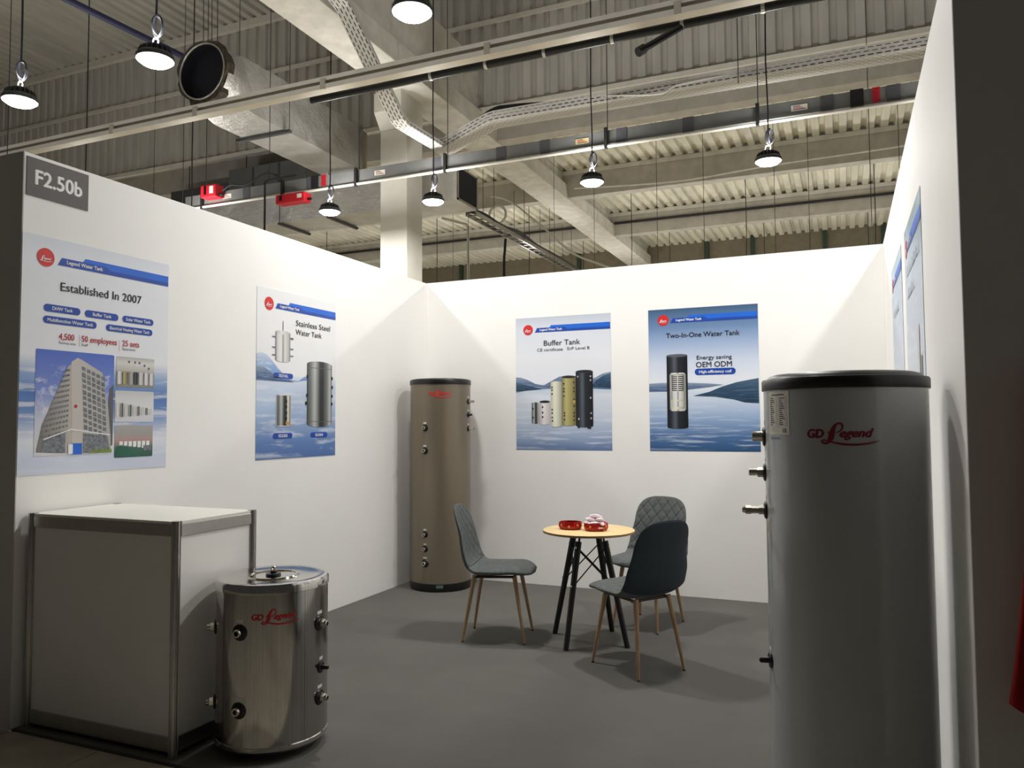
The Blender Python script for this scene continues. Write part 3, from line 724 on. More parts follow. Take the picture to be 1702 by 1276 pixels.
fpoly('printed_front_facade', [(.29, .1), (.275, .575), (.31, .599), (.335, .59), (.46, .528), (.50, .33), (.518, .18), (.52, .1)], 'bf_r', ph, 4)
fpoly('printed_neighbour', [(.50, .36), (.505, .44), (.531, .47), (.531, .14), (.52, .13)], 'inkgrey', ph, 3)
ws = []
for r_ in range(11):
    for c_ in range(5):
        a0 = .335 + c_ * .029 + r_ * .0018; a1 = a0 + .022; b0 = .555 - c_ * .011 - r_ * .0305; b1 = b0 - .02 - (.004 if r_ % 3 == 1 else 0)
        ws.append([(a0, b0), (a1, b0 - .006), (a1 + .001, b1 - .006), (a0 + .001, b1)])
fquads('printed_windows', ws, 'win', ph, 5)
ws = []
for r_ in range(13):
    y0 = .215 + r_ * .026; s0 = .118 + max(0, (y0 - .25)) * .44
    for c_ in range(8):
        a0 = s0 + (.268 - s0) * c_ / 8; a1 = a0 + (.268 - s0) / 12
        y_ = y0 - (.268 - a0) * .22
        ws.append([(a0, y_), (a1, y_ + .002), (a1, y_ + .013), (a0, y_ + .010)])
fquads('printed_windows', ws, 'win', ph, 5)
fpoly('printed_base', [(.35, .1), (.35, .205), (.5, .185), (.515, .1)], 'win', ph, 5)
fquads('printed_base', [[(.12, .112), (.13, .17), (.25, .215), (.25, .105)]], 'win', ph, 5)
fquads('printed_cornice', [[(.13, .178), (.28, .228), (.28, .222), (.13, .172)], [(.28, .228), (.515, .196), (.515, .19), (.28, .222)]], 'white', ph, 6)
ko = fquads('printed_kiosk', [(.283, .345, .095, .152)], 'blue2', ph, 7)
fquads('printed_kiosk_wall', [(.266, .292, .098, .148)], 'white', ko, 8)
fquads('printed_lawn', [[(.375, .098), (.525, .098), (.525, .118), (.42, .116)]], 'grass', ph, 6)
fpoly('printed_wall_mark', disc(.305, .345, .009), 'inkred', ph, 6)
a = fpoly('showroom_photo', rrect(.547, .803, .458, .626, .008), 'room', p1, 1)
for k, mt in enumerate(('pt_white', 'pt_olive', 'bf_l', 'pt_black', 'pt_silver', 'pt_white', 'pt_white')):
    ptank(a, .553 + k * .036, .581 + k * .036, .472, .545, mt, None, 3, .006)
dots(a, [(.63, .6), (.67, .6), (.7, .598), (.735, .585), (.765, .57)], .006, 'inkgrey', 3, 'printed_wall_sign')
a = fpoly('product_row_photo', rrect(.543, .803, .263, .437, .008), 'room2', p1, 1)
for k in range(9):
    ptank(a, .548 + k * .028, .572 + k * .028 - k * .0008, .288 + k * .002, .372 - k * .004, ('pt_white', 'pt_dark', 'pt_silver', 'pt_dark', 'pt_silver', 'pt_dark', 'pt_silver', 'pt_dark', 'pt_white')[k], None, 3, .005)
a = fpoly('workshop_photo', rrect(.544, .80, .066, .244, .008), 'room3', p1, 1)
fquads('printed_machines', [(.575 + .03 * k, .597 + .03 * k, .135 - .004 * k, .155) for k in range(7)], 'white', a, 3)
fpoly('printed_walkway', [(.547, .07), (.72, .07), (.625, .125), (.56, .13)], m_grad('printed green walkway', [(0, (36, 96, 76)), (1, (50, 110, 92))]), a, 3)
fquads('printed_crate', [(.735, .79, .1, .13)], 'win', a, 4)

# poster 2: stainless steel
p2 = poster('poster headed Stainless Steel Water Tank showing three steel tanks on the left wall', (.001, -2.361, 1.2), PI / 2, 'bg2')
header(p2, -.002)
ftext('headline', 'Stainless Steel', .412, .824, .968, .04, 'ink', p2, 3, .004); ftext('headline', 'Water Tank', .41, .718, .903, .038, 'ink', p2, 3, .004)
fpoly('printed_wave', [(0, .56)] + [(.45 * k / 20, .575 + .17 * math.exp(-((k / 20 - .12) / .42) ** 2) - .02 * k / 20) for k in range(21)] + [(.52, .6), (.58, .575), (.45, .56)], 'wave', p2, 1)
fpoly('printed_wave', [(0, .55)] + [(.36 * k / 20, .56 + .09 * math.exp(-((k / 20 - .1) / .4) ** 2)) for k in range(21)] + [(.4, .55)], 'hill', p2, 2)
tk = ptank(p2, .19, .35, .69, .915, 'pt_silver', 'pt_white', 3, .014)
fquads('printed_pipes', [(.155, .19, .86, .868), (.155, .19, .785, .793), (.155, .19, .73, .738), (.35, .385, .86, .872), (.35, .385, .785, .793), (.35, .385, .735, .742), (.267, .273, .915, .985)], 'inkgrey', tk, 4)
pill(p2, 'SS316L', .172, .384, .572, .61, .02, .055)
bx_ = fquads('printed_detail_photo', [(.205, .362, .228, .455)], 'pt_white', p2, 3)
fquads('printed_detail', [(.213, .355, .235, .45)], 'pt_dark', bx_, 4)
fquads('printed_detail_edge', [(.318, .345, .235, .45)], 'pt_cream', bx_, 5)
dots(bx_, [(.308, .41), (.308, .37), (.308, .325), (.308, .285)], .013, 'ink', 6)
fquads('printed_detail_label', [(.305, .345, .243, .262)], 'gold', bx_, 7)
pill(p2, 'SS2205', .173, .382, .143, .182, .02, .055)
tk = ptank(p2, .545, .85, .222, .722, 'pt_dark', None, 3, .026)
fquads('printed_rim', [(.545, .85, .668, .672), (.545, .85, .262, .266)], 'inkgrey', tk, 4)
dots(tk, [(.547, .6), (.545, .46), (.535, .40), (.85, .6), (.852, .53), (.85, .46), (.848, .4)], .012, 'ink', 5)
pill(p2, 'SS304', .59, .796, .143, .182, .02, .055)

# poster 3: buffer tank
p3 = poster('pale poster headed Buffer Tank with a row of five tanks on the back wall', (.938, -.001, 1.2), 0, 'bg3')
header(p3, -.006)
ftext('headline', 'Buffer Tank', .274, .618, .939, .046, 'ink', p3, 3, .006)
ftext('subline', 'CE certificate', .209, .455, .888, .026, 'ink', p3, 3); ftext('subline', 'ErP Level B', .499, .705, .891, .026, 'ink', p3, 3)
fpoly('printed_hills', [(0, .52), (0, .66), (.05, .655), (.12, .63), (.19, .595), (.27, .58), (.33, .61), (.42, .655), (.5, .665), (.6, .655), (.7, .63), (.75, .635), (.82, .67), (.895, .685), (.895, .53), (.7, .545), (.3, .55), (.15, .545)], 'hill', p3, 1)
fpoly('printed_hills', [(.72, .56), (.76, .61), (.83, .655), (.895, .672), (.895, .545)], 'hilld', p3, 2)
fpoly('printed_hills', [(0, .53), (0, .615), (.1, .585), (.2, .56), (.25, .545)], 'hilld', p3, 2)
tk = ptank(p3, .153, .222, .236, .428, 'pt_dark', None, 3, .008); dots(tk, [(.165, .37), (.165, .29)], .008)
tk = ptank(p3, .228, .33, .226, .444, 'pt_white', 'ink', 3, .012); dots(tk, [(.258, .385), (.258, .335), (.258, .295)], .008)
tk = ptank(p3, .338, .446, .206, .614, 'pt_cream', None, 4, .01); dots(tk, [(.35, .56), (.35, .535), (.35, .5), (.35, .36), (.35, .33), (.35, .29), (.352, .26)], .007, 'ink', 6)
tk = ptank(p3, .443, .573, .216, .66, 'pt_olive', 'ink', 5, .011); dots(tk, [(.463, .59), (.463, .545), (.463, .52), (.463, .48), (.467, .33), (.467, .305), (.467, .27), (.557, .6), (.557, .55), (.557, .52), (.557, .45), (.557, .39), (.557, .33), (.557, .30), (.557, .265)], .007, 'ink', 7)
fquads('printed_plate', [(.55, .568, .415, .44)], 'gold', tk, 8)
tk = ptank(p3, .575, .732, .202, .708, 'pt_black', 'inkgrey', 5, .014); fpoly('printed_lid_top', disc(.6535, .693, .07, .011), 'ink', tk, 7)
dots(tk, [(.593, .65), (.712, .65), (.712, .615), (.712, .46), (.6, .275), (.715, .325), (.715, .28)], .008, 'pt_silver', 7)
fquads('printed_feet', [(.59, .607, .195, .21), (.68, .712, .19, .206)], 'ink', tk, 7)

# poster 4: two in one
p4 = poster('dark blue poster headed Two-In-One Water Tank beside the tall pale grey tank', (2.17, -.001, 1.2), 0, 'bg4')
header(p4, .012, .006)
ftext('headline', 'Two-In-One Water Tank', .151, .754, .953, .04, 'ink', p4, 3, .012)
ftext('subline', 'Energy saving', .404, .688, .762, .032, 'ink', p4, 3, .006); ftext('subline', 'OEM ODM', .397, .689, .697, .044, 'ink', p4, 3, .01)
pill(p4, 'High-efficiency coil', .386, .717, .632, .686, .022, .035)
fpoly('printed_hills', [(0, .5), (0, .57), (.1, .575), (.3, .572), (.5, .56), (.62, .548), (.5, .53), (.2, .5)], 'hill', p4, 1)
fpoly('printed_hills', [(.37, .46), (.5, .49), (.6, .53), (.72, .565), (.895, .595), (.895, .39), (.78, .4), (.7, .425), (.55, .45)], 'hilld', p4, 2)
tk = ptank(p4, .152, .326, .187, .814, 'pt_black', None, 3, .012)
fpoly('printed_lid', disc(.239, .80, .084, .011), 'inkgrey', tk, 4)
cu_ = fpoly('printed_cutaway', rrect(.174, .312, .334, .657, .025), 'pt_silver', tk, 5)
fpoly('printed_cutaway_inner', rrect(.183, .302, .35, .645, .02), 'pt_cream', cu_, 6)
fquads('printed_coil_back', [(.192, .294, .505, .64)], 'ink', cu_, 7)
fquads('printed_coil', [(.194, .292, .512 + k * .0165, .52 + k * .0165) for k in range(8)], 'pt_silver', cu_, 8)
fquads('printed_tube', [(.24, .246, .505, .64)], 'white', cu_, 9)
fquads('printed_inner_tank', [(.188, .298, .43, .5), (.196, .29, .37, .42)], 'pt_silver', cu_, 7)
# right wall posters (seen at a sharp angle)
for lb, y in (('pale poster on the right wall nearer the back corner', -.98), ('pale poster on the right wall nearer the tall pale grey tank', -2.125)):
    p_ = poster(lb, (W - .001, y, 1.2), -PI / 2, 'bg5'); header(p_)
    lines = [(.95, .14, .80), (.84, .14, .55)] if y < -2 else [(.88, .2, .62)]
    qs = []
    rg = random.Random(5)
    for v, u0, u1 in lines:
        u = u0
        while u < u1:
            wd = rg.uniform(.012, .03); qs.append((u, u + wd * .35, v, v + rg.uniform(.03, .06))); qs.append((u, u + wd, v, v + .008)); u += wd + rg.uniform(.006, .03)
    fquads('worn_print_line', qs, 'inkgrey', p_, 3)
    if y < -2:
        ptank(p_, .62, .70, .12, .66, 'pt_silver', None, 3, .012); ptank(p_, .74, .80, .1, .52, 'pt_dark', None, 3, .01); ptank(p_, .30, .55, .08, .3, 'hill', None, 2, .08, 'printed_shape')
    else:
        tk = ptank(p_, .60, .64, .1, .52, 'pt_silver', None, 3, .008)
        fquads('printed_spiral', [[(.592, .12 + k * .02), (.648, .126 + k * .02), (.648, .133 + k * .02), (.592, .127 + k * .02)] for k in range(19)], 'inkgrey', tk, 5)
# stand number
t_ = thing('stand_sign', 'dark grey stand number sign reading F2.50b at the top of the left wall', 'sign', (.0005, -4.008, 2.588), PI / 2)
BOX('plate', 'signgrey', 0, .341, -.003, 0, 0, .194, t_)
vs, fs = text_verts('F2.50b', .035); MB().add([(.043 + u * .262, -.0036 - .00012 * k_, .064 + v * .072) for u, v, k_ in vs], fs).build('lettering', 'signwhite', t_, 0, False)

# ------------------------------------------------------------------ water tanks
def wrap(name, vs2, fs, mt, parent, r, a0, z0, sc, off=.0012):
    """flat lettering laid round a cylinder, centred at angle a0"""
    x0 = min(v[0] for v in vs2); x1 = max(v[0] for v in vs2); c = (x0 + x1) / 2
    out = []
    for q in vs2:
        a = a0 + (q[0] - c) * sc / r; ro = r + off + (.00012 * q[2] if len(q) > 2 else 0)
        out.append((ro * math.cos(a), ro * math.sin(a), z0 + q[1] * sc))
    return MB().add(out, fs).build(name, mt, parent, 0, False)
def patch(name, r, a0, hw, z0, z1, mt, parent, off=.0008, n=8):
    def fn(u, v):
        a = a0 + (2 * u - 1) * hw / r; return ((r + off) * math.cos(a), (r + off) * math.sin(a), z0 + v * (z1 - z0))
    return MB().grid(fn, n, 1).build(name, mt, parent, 40, False)
def port(tank, r, a, z, rad=.03, kind='nipple', length=.03, sticker=True):
    """round black collar with a fitting, on a cylinder of radius r at angle a"""
    m_ = Matrix.Rotation(a, 4, 'Z') @ Matrix.Translation((r - .006, 0, z)) @ Matrix.Rotation(PI / 2, 4, 'Y')
    c = MB().lathe([(rad, 0), (rad, .006), (rad * .9, .011), (rad * .62, .014), (rad * .55, .012), (0, .012)], 28).xf(m_).build('port_collar', 'black', tank)
    q = rad * .5
    if kind == 'nipple':
        MB().lathe([(q, .008), (q, .014 + length), (q * .9, .017 + length), (q * .62, .017 + length), (q * .6, .012), (0, .012)], 24).xf(m_).build('fitting', 'chrome', c)
    elif kind == 'valve':
        MB().lathe([(q, .008), (q, .03), (q * .8, .032), (q * .8, .055), (q * .95, .056), (q * .95, .075), (q * .5, .078), (0, .078)], 6).xf(m_).build('fitting', 'chrome', c, 25)
        MB().lathe([(q * .7, .07), (q * .7, .07 + length), (q * .5, .075 + length), (0, .075 + length)], 20).xf(m_).build('spout', 'chrome', c)
    elif kind == 'hex':
        MB().lathe([(q * 1.1, .008), (q * 1.1, .03), (q * .7, .034), (q * .62, .034), (q * .6, .02), (0, .02)], 6).xf(m_).build('fitting', 'chrome', c, 25)
        MB().lathe([(q * .75, .03), (q * .75, .03 + length), (q * .5, .032 + length), (q * .48, .02), (0, .02)], 20).xf(m_).build('nozzle', 'chrome', c)
    else:
        MB().lathe([(q * .8, .01), (q * .7, .04), (q * .5, .044), (0, .044)], 16).xf(m_).build('plug', 'black', c)
    if sticker: patch('port_sticker', r, a, rad * .5, z + rad + .004, z + rad + .018, 'sticker', tank)
    return c

# grey tank in the corner
t_ = thing('water_tank', 'tall taupe grey water tank standing in the back corner', 'water tank', (.36, -.383, 0), 0, 'insulated water tanks')
r = .268
MB().lathe([(r * .995, .0), (r, .005), (r, .066), (r - .004, .07)], 72).build('base', 'black', t_)
MB().lathe([(r, .07), (r, 1.792)], 72).build('body', 'tankgrey', t_)
MB().lathe([(r + .005, 1.785), (r + .006, 1.79), (r + .006, 1.82), (r + .001, 1.83), (r - .03, 1.838), (r - .06, 1.836), (0, 1.838)], 72).build('lid', 'black', t_)
for z, rad in ((1.405, .031), (1.208, .031), (.49, .029), (.367, .029), (.244, .036)): port(t_, r, R(-92), z, rad, 'nipple', .02)
for z, k in ((1.636, 'hex'), (1.519, 'plug'), (1.396, 'hex')): port(t_, r, R(4), z, .027, k, .03)
vs, fs = logo2d(); wrap('logo_lettering', vs, fs, 'redglow', t_, r, R(-61), 1.69, .16)
patch('base_reflection', r, R(-64), .03, .035, .06, mat('base reflection mark', (92, 112, 112), .5), t_)  # reflection on the black base, painted as a grey-green patch

# steel tank beside the counter
t_ = thing('water_tank', 'small brushed stainless steel water tank beside the white counter', 'water tank', (1.256, -3.657, 0), 0, 'insulated water tanks')
r = .245
for a in (30, 150, 270): MB().lathe([(.025, 0), (.03, .01), (.028, .034)], 16, (.17 * math.cos(R(a)), .17 * math.sin(R(a)), 0)).build('foot', 'black', t_)
MB().lathe([(.0, .03), (r - .035, .026), (r - .012, .034), (r + .002, .05), (r + .003, .066), (r, .07)], 96).build('bottom_ring', 'steelp', t_)
MB().lathe([(r, .07), (r, .712)], 96).build('body', 'steel', t_)
MB().lathe([(r + .0005, .712), (r + .004, .714), (r + .004, .742), (r - .002, .753), (r - .02, .757), (r - .05, .752), (.115, .752)], 96, caps=False).build('top_ring', 'steelp', t_)
MB().lathe([(.115, .752), (.112, .757), (.104, .757), (.1, .752), (.0, .752)], 72, caps=False).build('top_plate', 'steelp', t_)
kn = MB().lathe([(.034, .752), (.034, .76), (.014, .763), (.014, .772), (0, .773)], 24).build('top_plug', 'black', t_)
MB().lathe([(.011, .772), (.012, .79), (.009, .793), (0, .793)], 20).build('plug_pin', 'chrome', kn)
for a, z, k, rad in ((-83.8, .553, 'nipple', .036), (-84.2, .224, 'nipple', .036), (-137, .54, 'hex', .034), (-137, .212, 'hex', .034), (5, .553, 'hex', .036), (8, .355, 'plug', .028), (6, .225, 'hex', .036)):
    port(t_, r, R(a), z, rad, k, .014)
vs, fs = logo2d(); wrap('logo_lettering', vs, fs, 'red', t_, r, R(-47), .607, .155)
sm = patch('body_seam', r, R(-16), .0016, .07, .712, 'steelp', t_, .0014, 2)

# tall pale tank on the right
t_ = thing('water_tank', 'tall pale grey water tank by the right wall, nearest the camera', 'water tank', (3.69, -3.635, 0), 0, 'insulated water tanks')
r = .262
MB().lathe([(r * .99, .0), (r, .006), (r, .07)], 96).build('base', 'black', t_)
MB().lathe([(r, .07), (r, 1.557)], 96).build('body', 'tankwhite', t_)
MB().lathe([(r + .004, 1.55), (r + .006, 1.553), (r + .006, 1.582), (r + .002, 1.588), (r - .012, 1.59), (r - .02, 1.6), (r - .04, 1.606), (r - .1, 1.608), (0, 1.61)], 96).build('lid', 'black', t_)
port(t_, r, R(-172), 1.392, .036, 'nipple', .03)
port(t_, r, R(-172), 1.266, .032, 'hex', .03)
port(t_, r, R(-170), 1.135, .032, 'valve', .012)
port(t_, r, R(-163), .628, .028, 'plug', .03)
st = patch('rating_sticker', r, R(-141), .055, 1.40, 1.545, 'sticker', t_)
def on_cyl(name, rects, mt, parent, a0, off):
    vs = []; fs = []
    for x0, x1, z0, z1 in rects:
        b = len(vs)
        for x in (x0, (x0 + x1) / 2, x1):
            a = a0 + x / r
            vs += [((r + off) * math.cos(a), (r + off) * math.sin(a), z0), ((r + off) * math.cos(a), (r + off) * math.sin(a), z1)]
        fs += [(b, b + 2, b + 3, b + 1), (b + 2, b + 4, b + 5, b + 3)]
    MB().add(vs, fs).build(name, mt, parent, 0, False)
on_cyl('table_lines', [(-.045, .045, 1.43 + k * .0068, 1.4308 + k * .0068) for k in range(15)] + [(-.0455, -.045, 1.43, 1.5252), (.045, .0455, 1.43, 1.5252), (-.006, -.0055, 1.43, 1.5252)] + [(-.045, .01, 1.412, 1.4128), (-.045, .0, 1.418, 1.4188), (-.045, .02, 1.424, 1.4248)], 'inkgrey', st, R(-141), .0014)
on_cyl('table_print', [(-.042 + .052 * (k % 2), -.042 + .052 * (k % 2) + .012 + .018 * ((k * 7) % 5) / 5, 1.4322 + (k // 2) * .0068, 1.435 + (k // 2) * .0068) for k in range(28)] + [(-.034, .034, 1.531, 1.535)], 'ink', st, R(-141), .0014)
vs, fs = text_verts('CE', .02); wrap('approval_mark', [(q[0] * 1.5, q[1], q[2]) for q in vs], fs, 'ink', st, r, R(-141) + .034 / r, 1.408, .012, .0014)
on_cyl('serial_strip', [(-.045 + .0035 * k, -.045 + .0035 * k + (.0012 if k % 3 else .002), 1.384, 1.392) for k in range(16)], 'inkgrey', t_, R(-141), .001)
vs, fs = logo2d(); wrap('logo_lettering', vs, fs, 'reddark', t_, r, R(-91), 1.392, .163)

# ------------------------------------------------------------------ counter
t_ = thing('display_counter', 'white boxed display counter with aluminium posts against the left wall', 'counter', (.012, -3.975, 0))
def post(x, y):
    n = 24; prof = []
    for k in range(n * 2):
        a = 2 * PI * k / (n * 2); q = (k % 6); rr = .02 if q not in (2, 3) else .0165
        prof.append((x + rr * math.cos(a), y + rr * math.sin(a)))
    MB().prism(prof, -.004 if y < .1 else 0, 1.02, lambda u, v, d_: (u, v, d_)).build('post', 'aluan', t_, 25)
for x in (.022, .955):
    for y in (.022, .50): post(x, y)
X0, X1, Y0, Y1 = .04, .937, .04, .482
BOX('front_panel', 'plate', X0, X1, .02, .026, .085, .955, t_)
BOX('side_panel', 'plate', .951, .957, Y0, Y1, .085, .955, t_)
BOX('side_panel', 'plate', .02, .026, Y0, Y1, .085, .955, t_)
BOX('back_panel', 'plate', X0, X1, .496, .502, .085, .955, t_)
for z0, z1 in ((.02, .085), (.952, 1.006)):
    BOX('rail', 'aluan', X0, X1, .011, .035, z0, z1, t_, .002); BOX('rail', 'aluan', X0, X1, .488, .512, z0, z1, t_, .002)
    BOX('rail', 'aluan', .943, .967, Y0, Y1, z0, z1, t_, .002); BOX('rail', 'aluan', .01, .034, Y0, Y1, z0, z1, t_, .002)
mb = MB(); mb.prism([(.012, .045), (.045, .045), (.045, .012), (.932, .012), (.932, .045), (.965, .045), (.965, .477), (.932, .477), (.932, .51), (.045, .51), (.045, .477), (.012, .477)], 1.0065, 1.018, lambda u, v, d_: (u, v, d_))
mb.build('top_panel', 'platetop', t_, 0)
BOX('shadow_gap_fill', 'blackm', .06, .92, .03, .49, .0, .02, t_)  # solid black block standing in for the shade under the counter

# ------------------------------------------------------------------ round table
tb = thing('round_table', 'small round pine table with four black splayed legs', 'table', (2.104, -1.54, 0), R(-15))
top = MB().lathe([(.3, .714), (.305, .716), (.305, .729), (.302, .731), (0, .731)], 72).build('table_top', 'tabletop', tb)
MB().lathe([(.3056, .7155), (.3056, .7285)], 72).build('edge_band', 'tableedge', top)
BOX('mounting_plate', 'rod', -.1, .1, -.1, .1, .708, .7145, tb)
TL = []
for k in range(4):
    a = R(90 * k); c_, s_ = math.cos(a), math.sin(a)
    A_ = Vector((.125 * c_, .125 * s_, .665)); B_ = Vector((.284 * c_, .284 * s_, 0)); TL.append((A_, B_))
    lg = MB().bar(B_, A_, .0175, .0215, 12).build('leg', 'tablebk', tb)
    MB().tube([A_ + Vector((0, 0, -.03)), A_ + Vector((-.018 * c_, -.018 * s_, .045)), A_ + Vector((-.04 * c_, -.04 * s_, .046))], .007).build('leg_bracket', 'rod', lg)
    for f in (.06, .42):
        q = A_.lerp(B_, f); o_ = Vector((c_, s_, .2)).normalized()
        MB().bar(q + o_ * .018, q + o_ * .025, .006, n=10).build('bolt', 'zinc', lg)
for k in range(4):
    A1, B1 = TL[k]; A2, B2 = TL[(k + 1) % 4]
    MB().bar(A1.lerp(B1, .06), A2.lerp(B2, .42), .0042, n=6).build('cross_rod', 'rod', tb)
    MB().bar(A2.lerp(B2, .06), A1.lerp(B1, .42), .0042, n=6).build('cross_rod', 'rod', tb)

# trays and sweets
def sweet_tray(label, loc, rz, fill):
    t_ = thing('sweet_tray', label, 'tray', loc, rz, 'red trays on the table')
    def oct_(r_, k=.55): return [(r_ * math.cos(R(22.5 + 45 * i)), r_ * .86 * math.sin(R(22.5 + 45 * i))) for i in range(8)]
    rings = [(.058, 0.), (.075, .004), (.083, .024), (.08, .05), (.076, .05), (.077, .026), (.068, .008)]
    vs = []; fs = []
    for r_, z in rings: vs += [(x, y, z) for x, y in oct_(r_)]
    for j in range(len(rings) - 1):
        for i in range(8): fs.append((j * 8 + i, j * 8 + (i + 1) % 8, (j + 1) * 8 + (i + 1) % 8, (j + 1) * 8 + i))
    fs += [tuple(range(8))[::-1], tuple(range(48, 56))]
    o = MB().add(vs, fs).build('tray_body', 'redtray', t_, 0); bevel(o, .002)
    for i in range(8):
        a = R(45 * i); q = Vector((.077 * math.cos(a), .077 * .87 * math.sin(a), .024 + .008 * (i % 2)))
        MB().lathe([(.008, 0), (.008, .0012), (0, .0014)], 10).xf(Matrix.Translation(q) @ Matrix.Rotation(a, 4, 'Z') @ Matrix.Rotation(R(86), 4, 'Y')).build('gold_dot', 'gold', t_)
    return t_
TZ = .731
sweet_tray('empty red octagonal tray on the left of the table', (1.985, -1.565, TZ), R(10), False)
tx, ty_ = 2.165, -1.575
sweet_tray('red octagonal tray heaped with wrapped sweets on the right of the table', (tx, ty_, TZ), R(35), True)
def candy_mesh(mt):
    mb = MB(); sec = [(-.038, .017, .003), (-.027, .008, .005), (-.021, .014, .009), (0, .016, .0105), (.021, .014, .009), (.027, .008, .005), (.038, .017, .003)]
    vs = []; fs = []
    for x, wy, wz in sec: vs += [(x, -wy, 0), (x, -wy * .6, wz), (x, wy * .6, wz), (x, wy, 0), (x, wy * .6, -wz), (x, -wy * .6, -wz)]
    for j in range(len(sec) - 1):
        for i in range(6): fs.append((j * 6 + i, j * 6 + (i + 1) % 6, (j + 1) * 6 + (i + 1) % 6, (j + 1) * 6 + i))
    fs += [tuple(range(6))[::-1], tuple(range(36, 42))]
    return mb.add(vs, fs).mesh('wrapped_sweet', mt, 0)
cm = [candy_mesh('candyw'), candy_mesh('candyp')]
spots = [(-.032, -.022, .024, 20, 0, 0), (.03, -.024, .024, -50, 0, 0), (.0, .026, .024, 10, 0, 0),
         (-.04, -.028, .052, 60, 14, 0), (.0, -.044, .052, 5, -12, 0), (.042, -.026, .052, -40, 14, 0), (.046, .012, .052, 80, 8, 1), (-.044, .014, .052, 100, -8, 0), (.0, .03, .052, 15, 0, 0),
         (-.022, -.022, .074, 30, 18, 0), (.024, -.018, .074, -30, -16, 0), (.004, .014, .076, 60, 8, 0), (-.034, .01, .074, 80, -20, 1), (.03, .016, .076, 110, 14, 0), (.002, -.006, .096, 15, 10, 0)]
for i, (x, y, z, a, b, c_) in enumerate(spots):
    o = link('wrapped_sweet', cm[c_]); o.location = (tx + x, ty_ + y, TZ + z); o.rotation_euler = (R(b), R(b * .6), R(a))
    tag(o, ('pink' if c_ else 'white') + ' wrapped sweet heaped in the right red tray', 'sweet', 'wrapped sweets in the right tray')

# ------------------------------------------------------------------ chairs
PROF = spline([(.258, 0, .438), (.232, 0, .452), (.15, 0, .466), (.04, 0, .460), (-.06, 0, .450), (-.135, 0, .453), (-.188, 0, .482), (-.216, 0, .54), (-.232, 0, .62), (-.25, 0, .72), (-.27, 0, .81), (-.285, 0, .872), (-.289, 0, .888)], 10)
_L = [0.]
for i in range(1, len(PROF)): _L.append(_L[-1] + (PROF[i] - PROF[i - 1]).length)
LT = _L[-1]
def prof_at(s):
    d_ = min(max(s, 0), 1) * LT
    for i in range(1, len(_L)):
        if _L[i] >= d_ - 1e-9:
            k = (d_ - _L[i - 1]) / (_L[i] - _L[i - 1]); p_ = PROF[i - 1].lerp(PROF[i], k)
            a = PROF[max(i - 2, 0)]; b = PROF[min(i + 1, len(PROF) - 1)]; t__ = (b - a).normalized()
            return p_, Vector((t__.z, 0, -t__.x)) * (1 if True else 0)
def lerp_tab(tab, s):
    for (s0, v0), (s1, v1) in zip(tab, tab[1:]):
        if s <= s1:
            k = (s - s0) / (s1 - s0); k = k * k * (3 - 2 * k); return v0 + (v1 - v0) * k
    return tab[-1][1]
WT = [(0, .21), (.12, .228), (.3, .242), (.5, .242), (.62, .234), (.8, .205), (1, .18)]
LIFT = [(0, .0), (.2, .006), (.4, .02), (.55, .045), (.75, .038), (1, .018)]
TH = [(0, .04), (.1, .058), (.35, .056), (.5, .04), (.8, .03), (1, .024)]
def endk(s):
    a = max(0, (.16 - s) / .16); b = max(0, (s - .86) / .14)
    return (1 - a ** 2.6) ** (1 / 2.6) * (1 - b ** 2.8) ** (1 / 2.8)
def shell_pt(s, t, side, quilt=0.):
    p_, n_ = prof_at(s)
    e = max(endk(s), 0.)
    y = lerp_tab(WT, s) * e * t
    rim = max(0., 1 - abs(t) ** 3.2) ** .5 * max(e, .02) ** .6
    off = lerp_tab(LIFT, s) * t * t * (e ** 2) + side * lerp_tab(TH, s) / 2 * rim
    if side > 0 and quilt:
        m_ = s * LT; c_ = .078
        a = (m_ * .8 + y) / c_; b = (m_ * .8 - y) / c_
        da = abs(a - round(a)) * c_; db = abs(b - round(b)) * c_
        edge = min(1, max(0, (1 - abs(t)) / .12)) * min(1, max(0, (s - .5) / .03)) * min(1, max(0, (1 - s) / .05))
        off -= quilt * edge * (math.exp(-(da / .0045) ** 2) + math.exp(-(db / .0045) ** 2))
        off += .002 * edge * min(da, db) / (c_ / 2)
    q = p_ + n_ * off
    return (q.x, y, q.z)
def shell_part(s0, s1, side, nu, nv, quilt=0.):
    return MB().grid(lambda u, v: shell_pt(s0 + v * (s1 - s0), math.sin((2 * u - 1) * PI / 2), side, quilt), nu, nv)
SM = .5
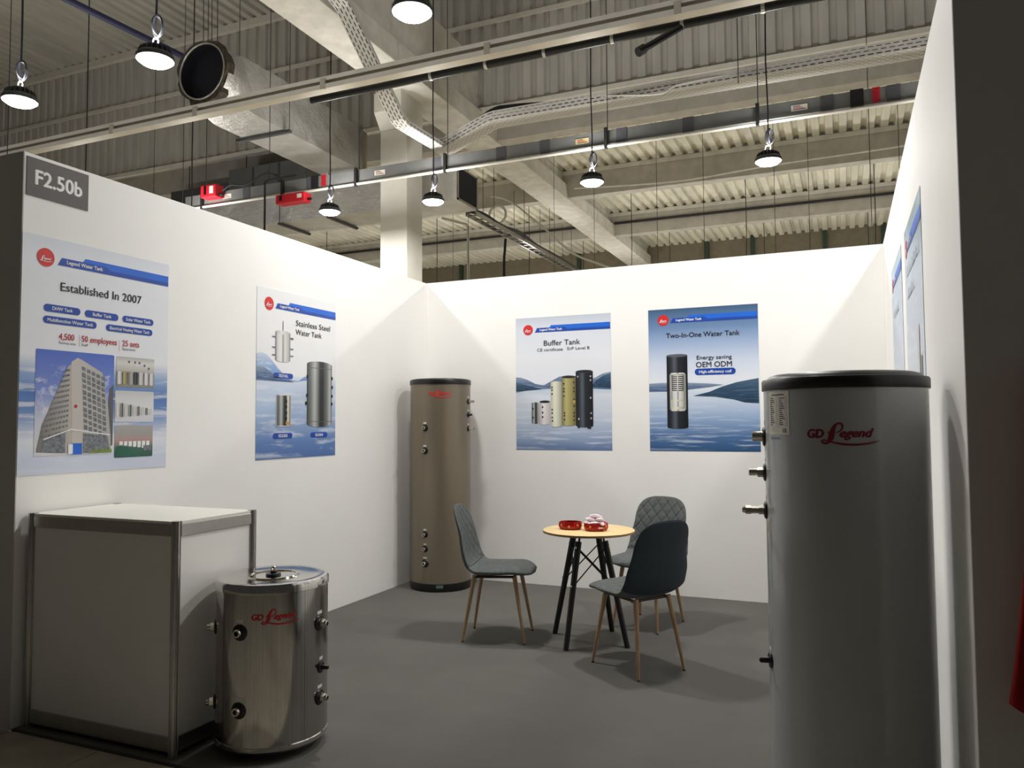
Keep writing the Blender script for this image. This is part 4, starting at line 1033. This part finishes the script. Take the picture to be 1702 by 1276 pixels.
def make_chair():
    t_ = thing('dining_chair', '-', 'chair')
    mb = shell_part(0, SM, 1, 36, 40); mb2 = shell_part(0, SM, -1, 36, 40); mb.add(mb2.v, mb2.f)
    mb.build('seat', 'fabric', t_, 60)
    br = shell_part(SM, 1, 1, 120, 130, .0036).build('backrest', 'fabric', t_, 80)
    bs = shell_part(SM, 1, -1, 40, 50).build('back_cover', 'fabric_shade', t_, 60)
    MB().tube([shell_pt(SM, math.sin((2 * k / 30 - 1) * PI / 2 * .96), 1) for k in range(31)], .0028, 6).build('seam', 'piping', br)
    mb = MB()
    for s_ in (-1, 1):
        mb.bar((.14, s_ * .125, .425), (-.13, s_ * .125, .418), .009, n=8)
    mb.bar((.13, -.14, .424), (.13, .14, .424), .009, n=8); mb.bar((-.12, -.14, .418), (-.12, .14, .418), .009, n=8)
    mb.build('under_frame', 'frame', t_)
    for sx in (1, -1):
        for sy in (1, -1):
            A_ = Vector((.135 * sx, .125 * sy, .43)); B_ = Vector((.208 * sx, .174 * sy, .006))
            lg = MB().bar(B_, A_, .0085, .0155, 14).build('leg', 'leg', t_)
            MB().bar(B_ + Vector((0, 0, -.006)), B_ + (A_ - B_) * .02, .0085, .0085, 12).build('foot_cap', 'foot', lg)
    return t_
ch = make_chair()
for i, (x, y, a, lb) in enumerate(((1.497, -1.67, 12.9, 'grey quilted dining chair seen from its side, left of the round table'),
                                   (2.53, -1.958, 145, 'grey dining chair seen from behind, nearest the camera at the round table'),
                                   (2.367, -.988, -103.5, 'grey quilted dining chair facing the camera, partly hidden behind the nearest chair'))):
    o = ch if i == 0 else copy_tree(ch)
    o.location = (x, y, 0); o.rotation_euler = (0, 0, R(a)); o['label'] = lb; o['group'] = 'chairs around the round table'

# ------------------------------------------------------------------ red garment hanging outside, at the right edge
t_ = thing('hanging_cloth', 'dark red cloth hanging outside the booth at the right edge of the view', 'cloth', (4.058, -4.14, .68))
def cloth(u, v):
    lean = .07 * (1 - v) ** 1.8
    x = .075 - lean + u * .5
    z = (1 - v) * .035 * max(0, 1 - u * 6) + v * .9 - .03 * min(1, u * 4) * (1 - v)
    return (x, -.02 - .018 * math.sin(u * 26 + v * 2) - .01 * math.sin(u * 51 + 1), z)
o = MB().grid(cloth, 60, 24).build('drape', 'redcloth', t_, 60, False)
md = o.modifiers.new('thickness', 'SOLIDIFY'); md.thickness = .006
MB().bar((.14, .0, .9), (.6, .0, .9), .012).build('hanging_bar', 'blackm', t_)
for x in (.18, .55): MB().bar((x, .0, .9), (x, .046, .9), .008).build('bar_bracket', 'blackm', t_)
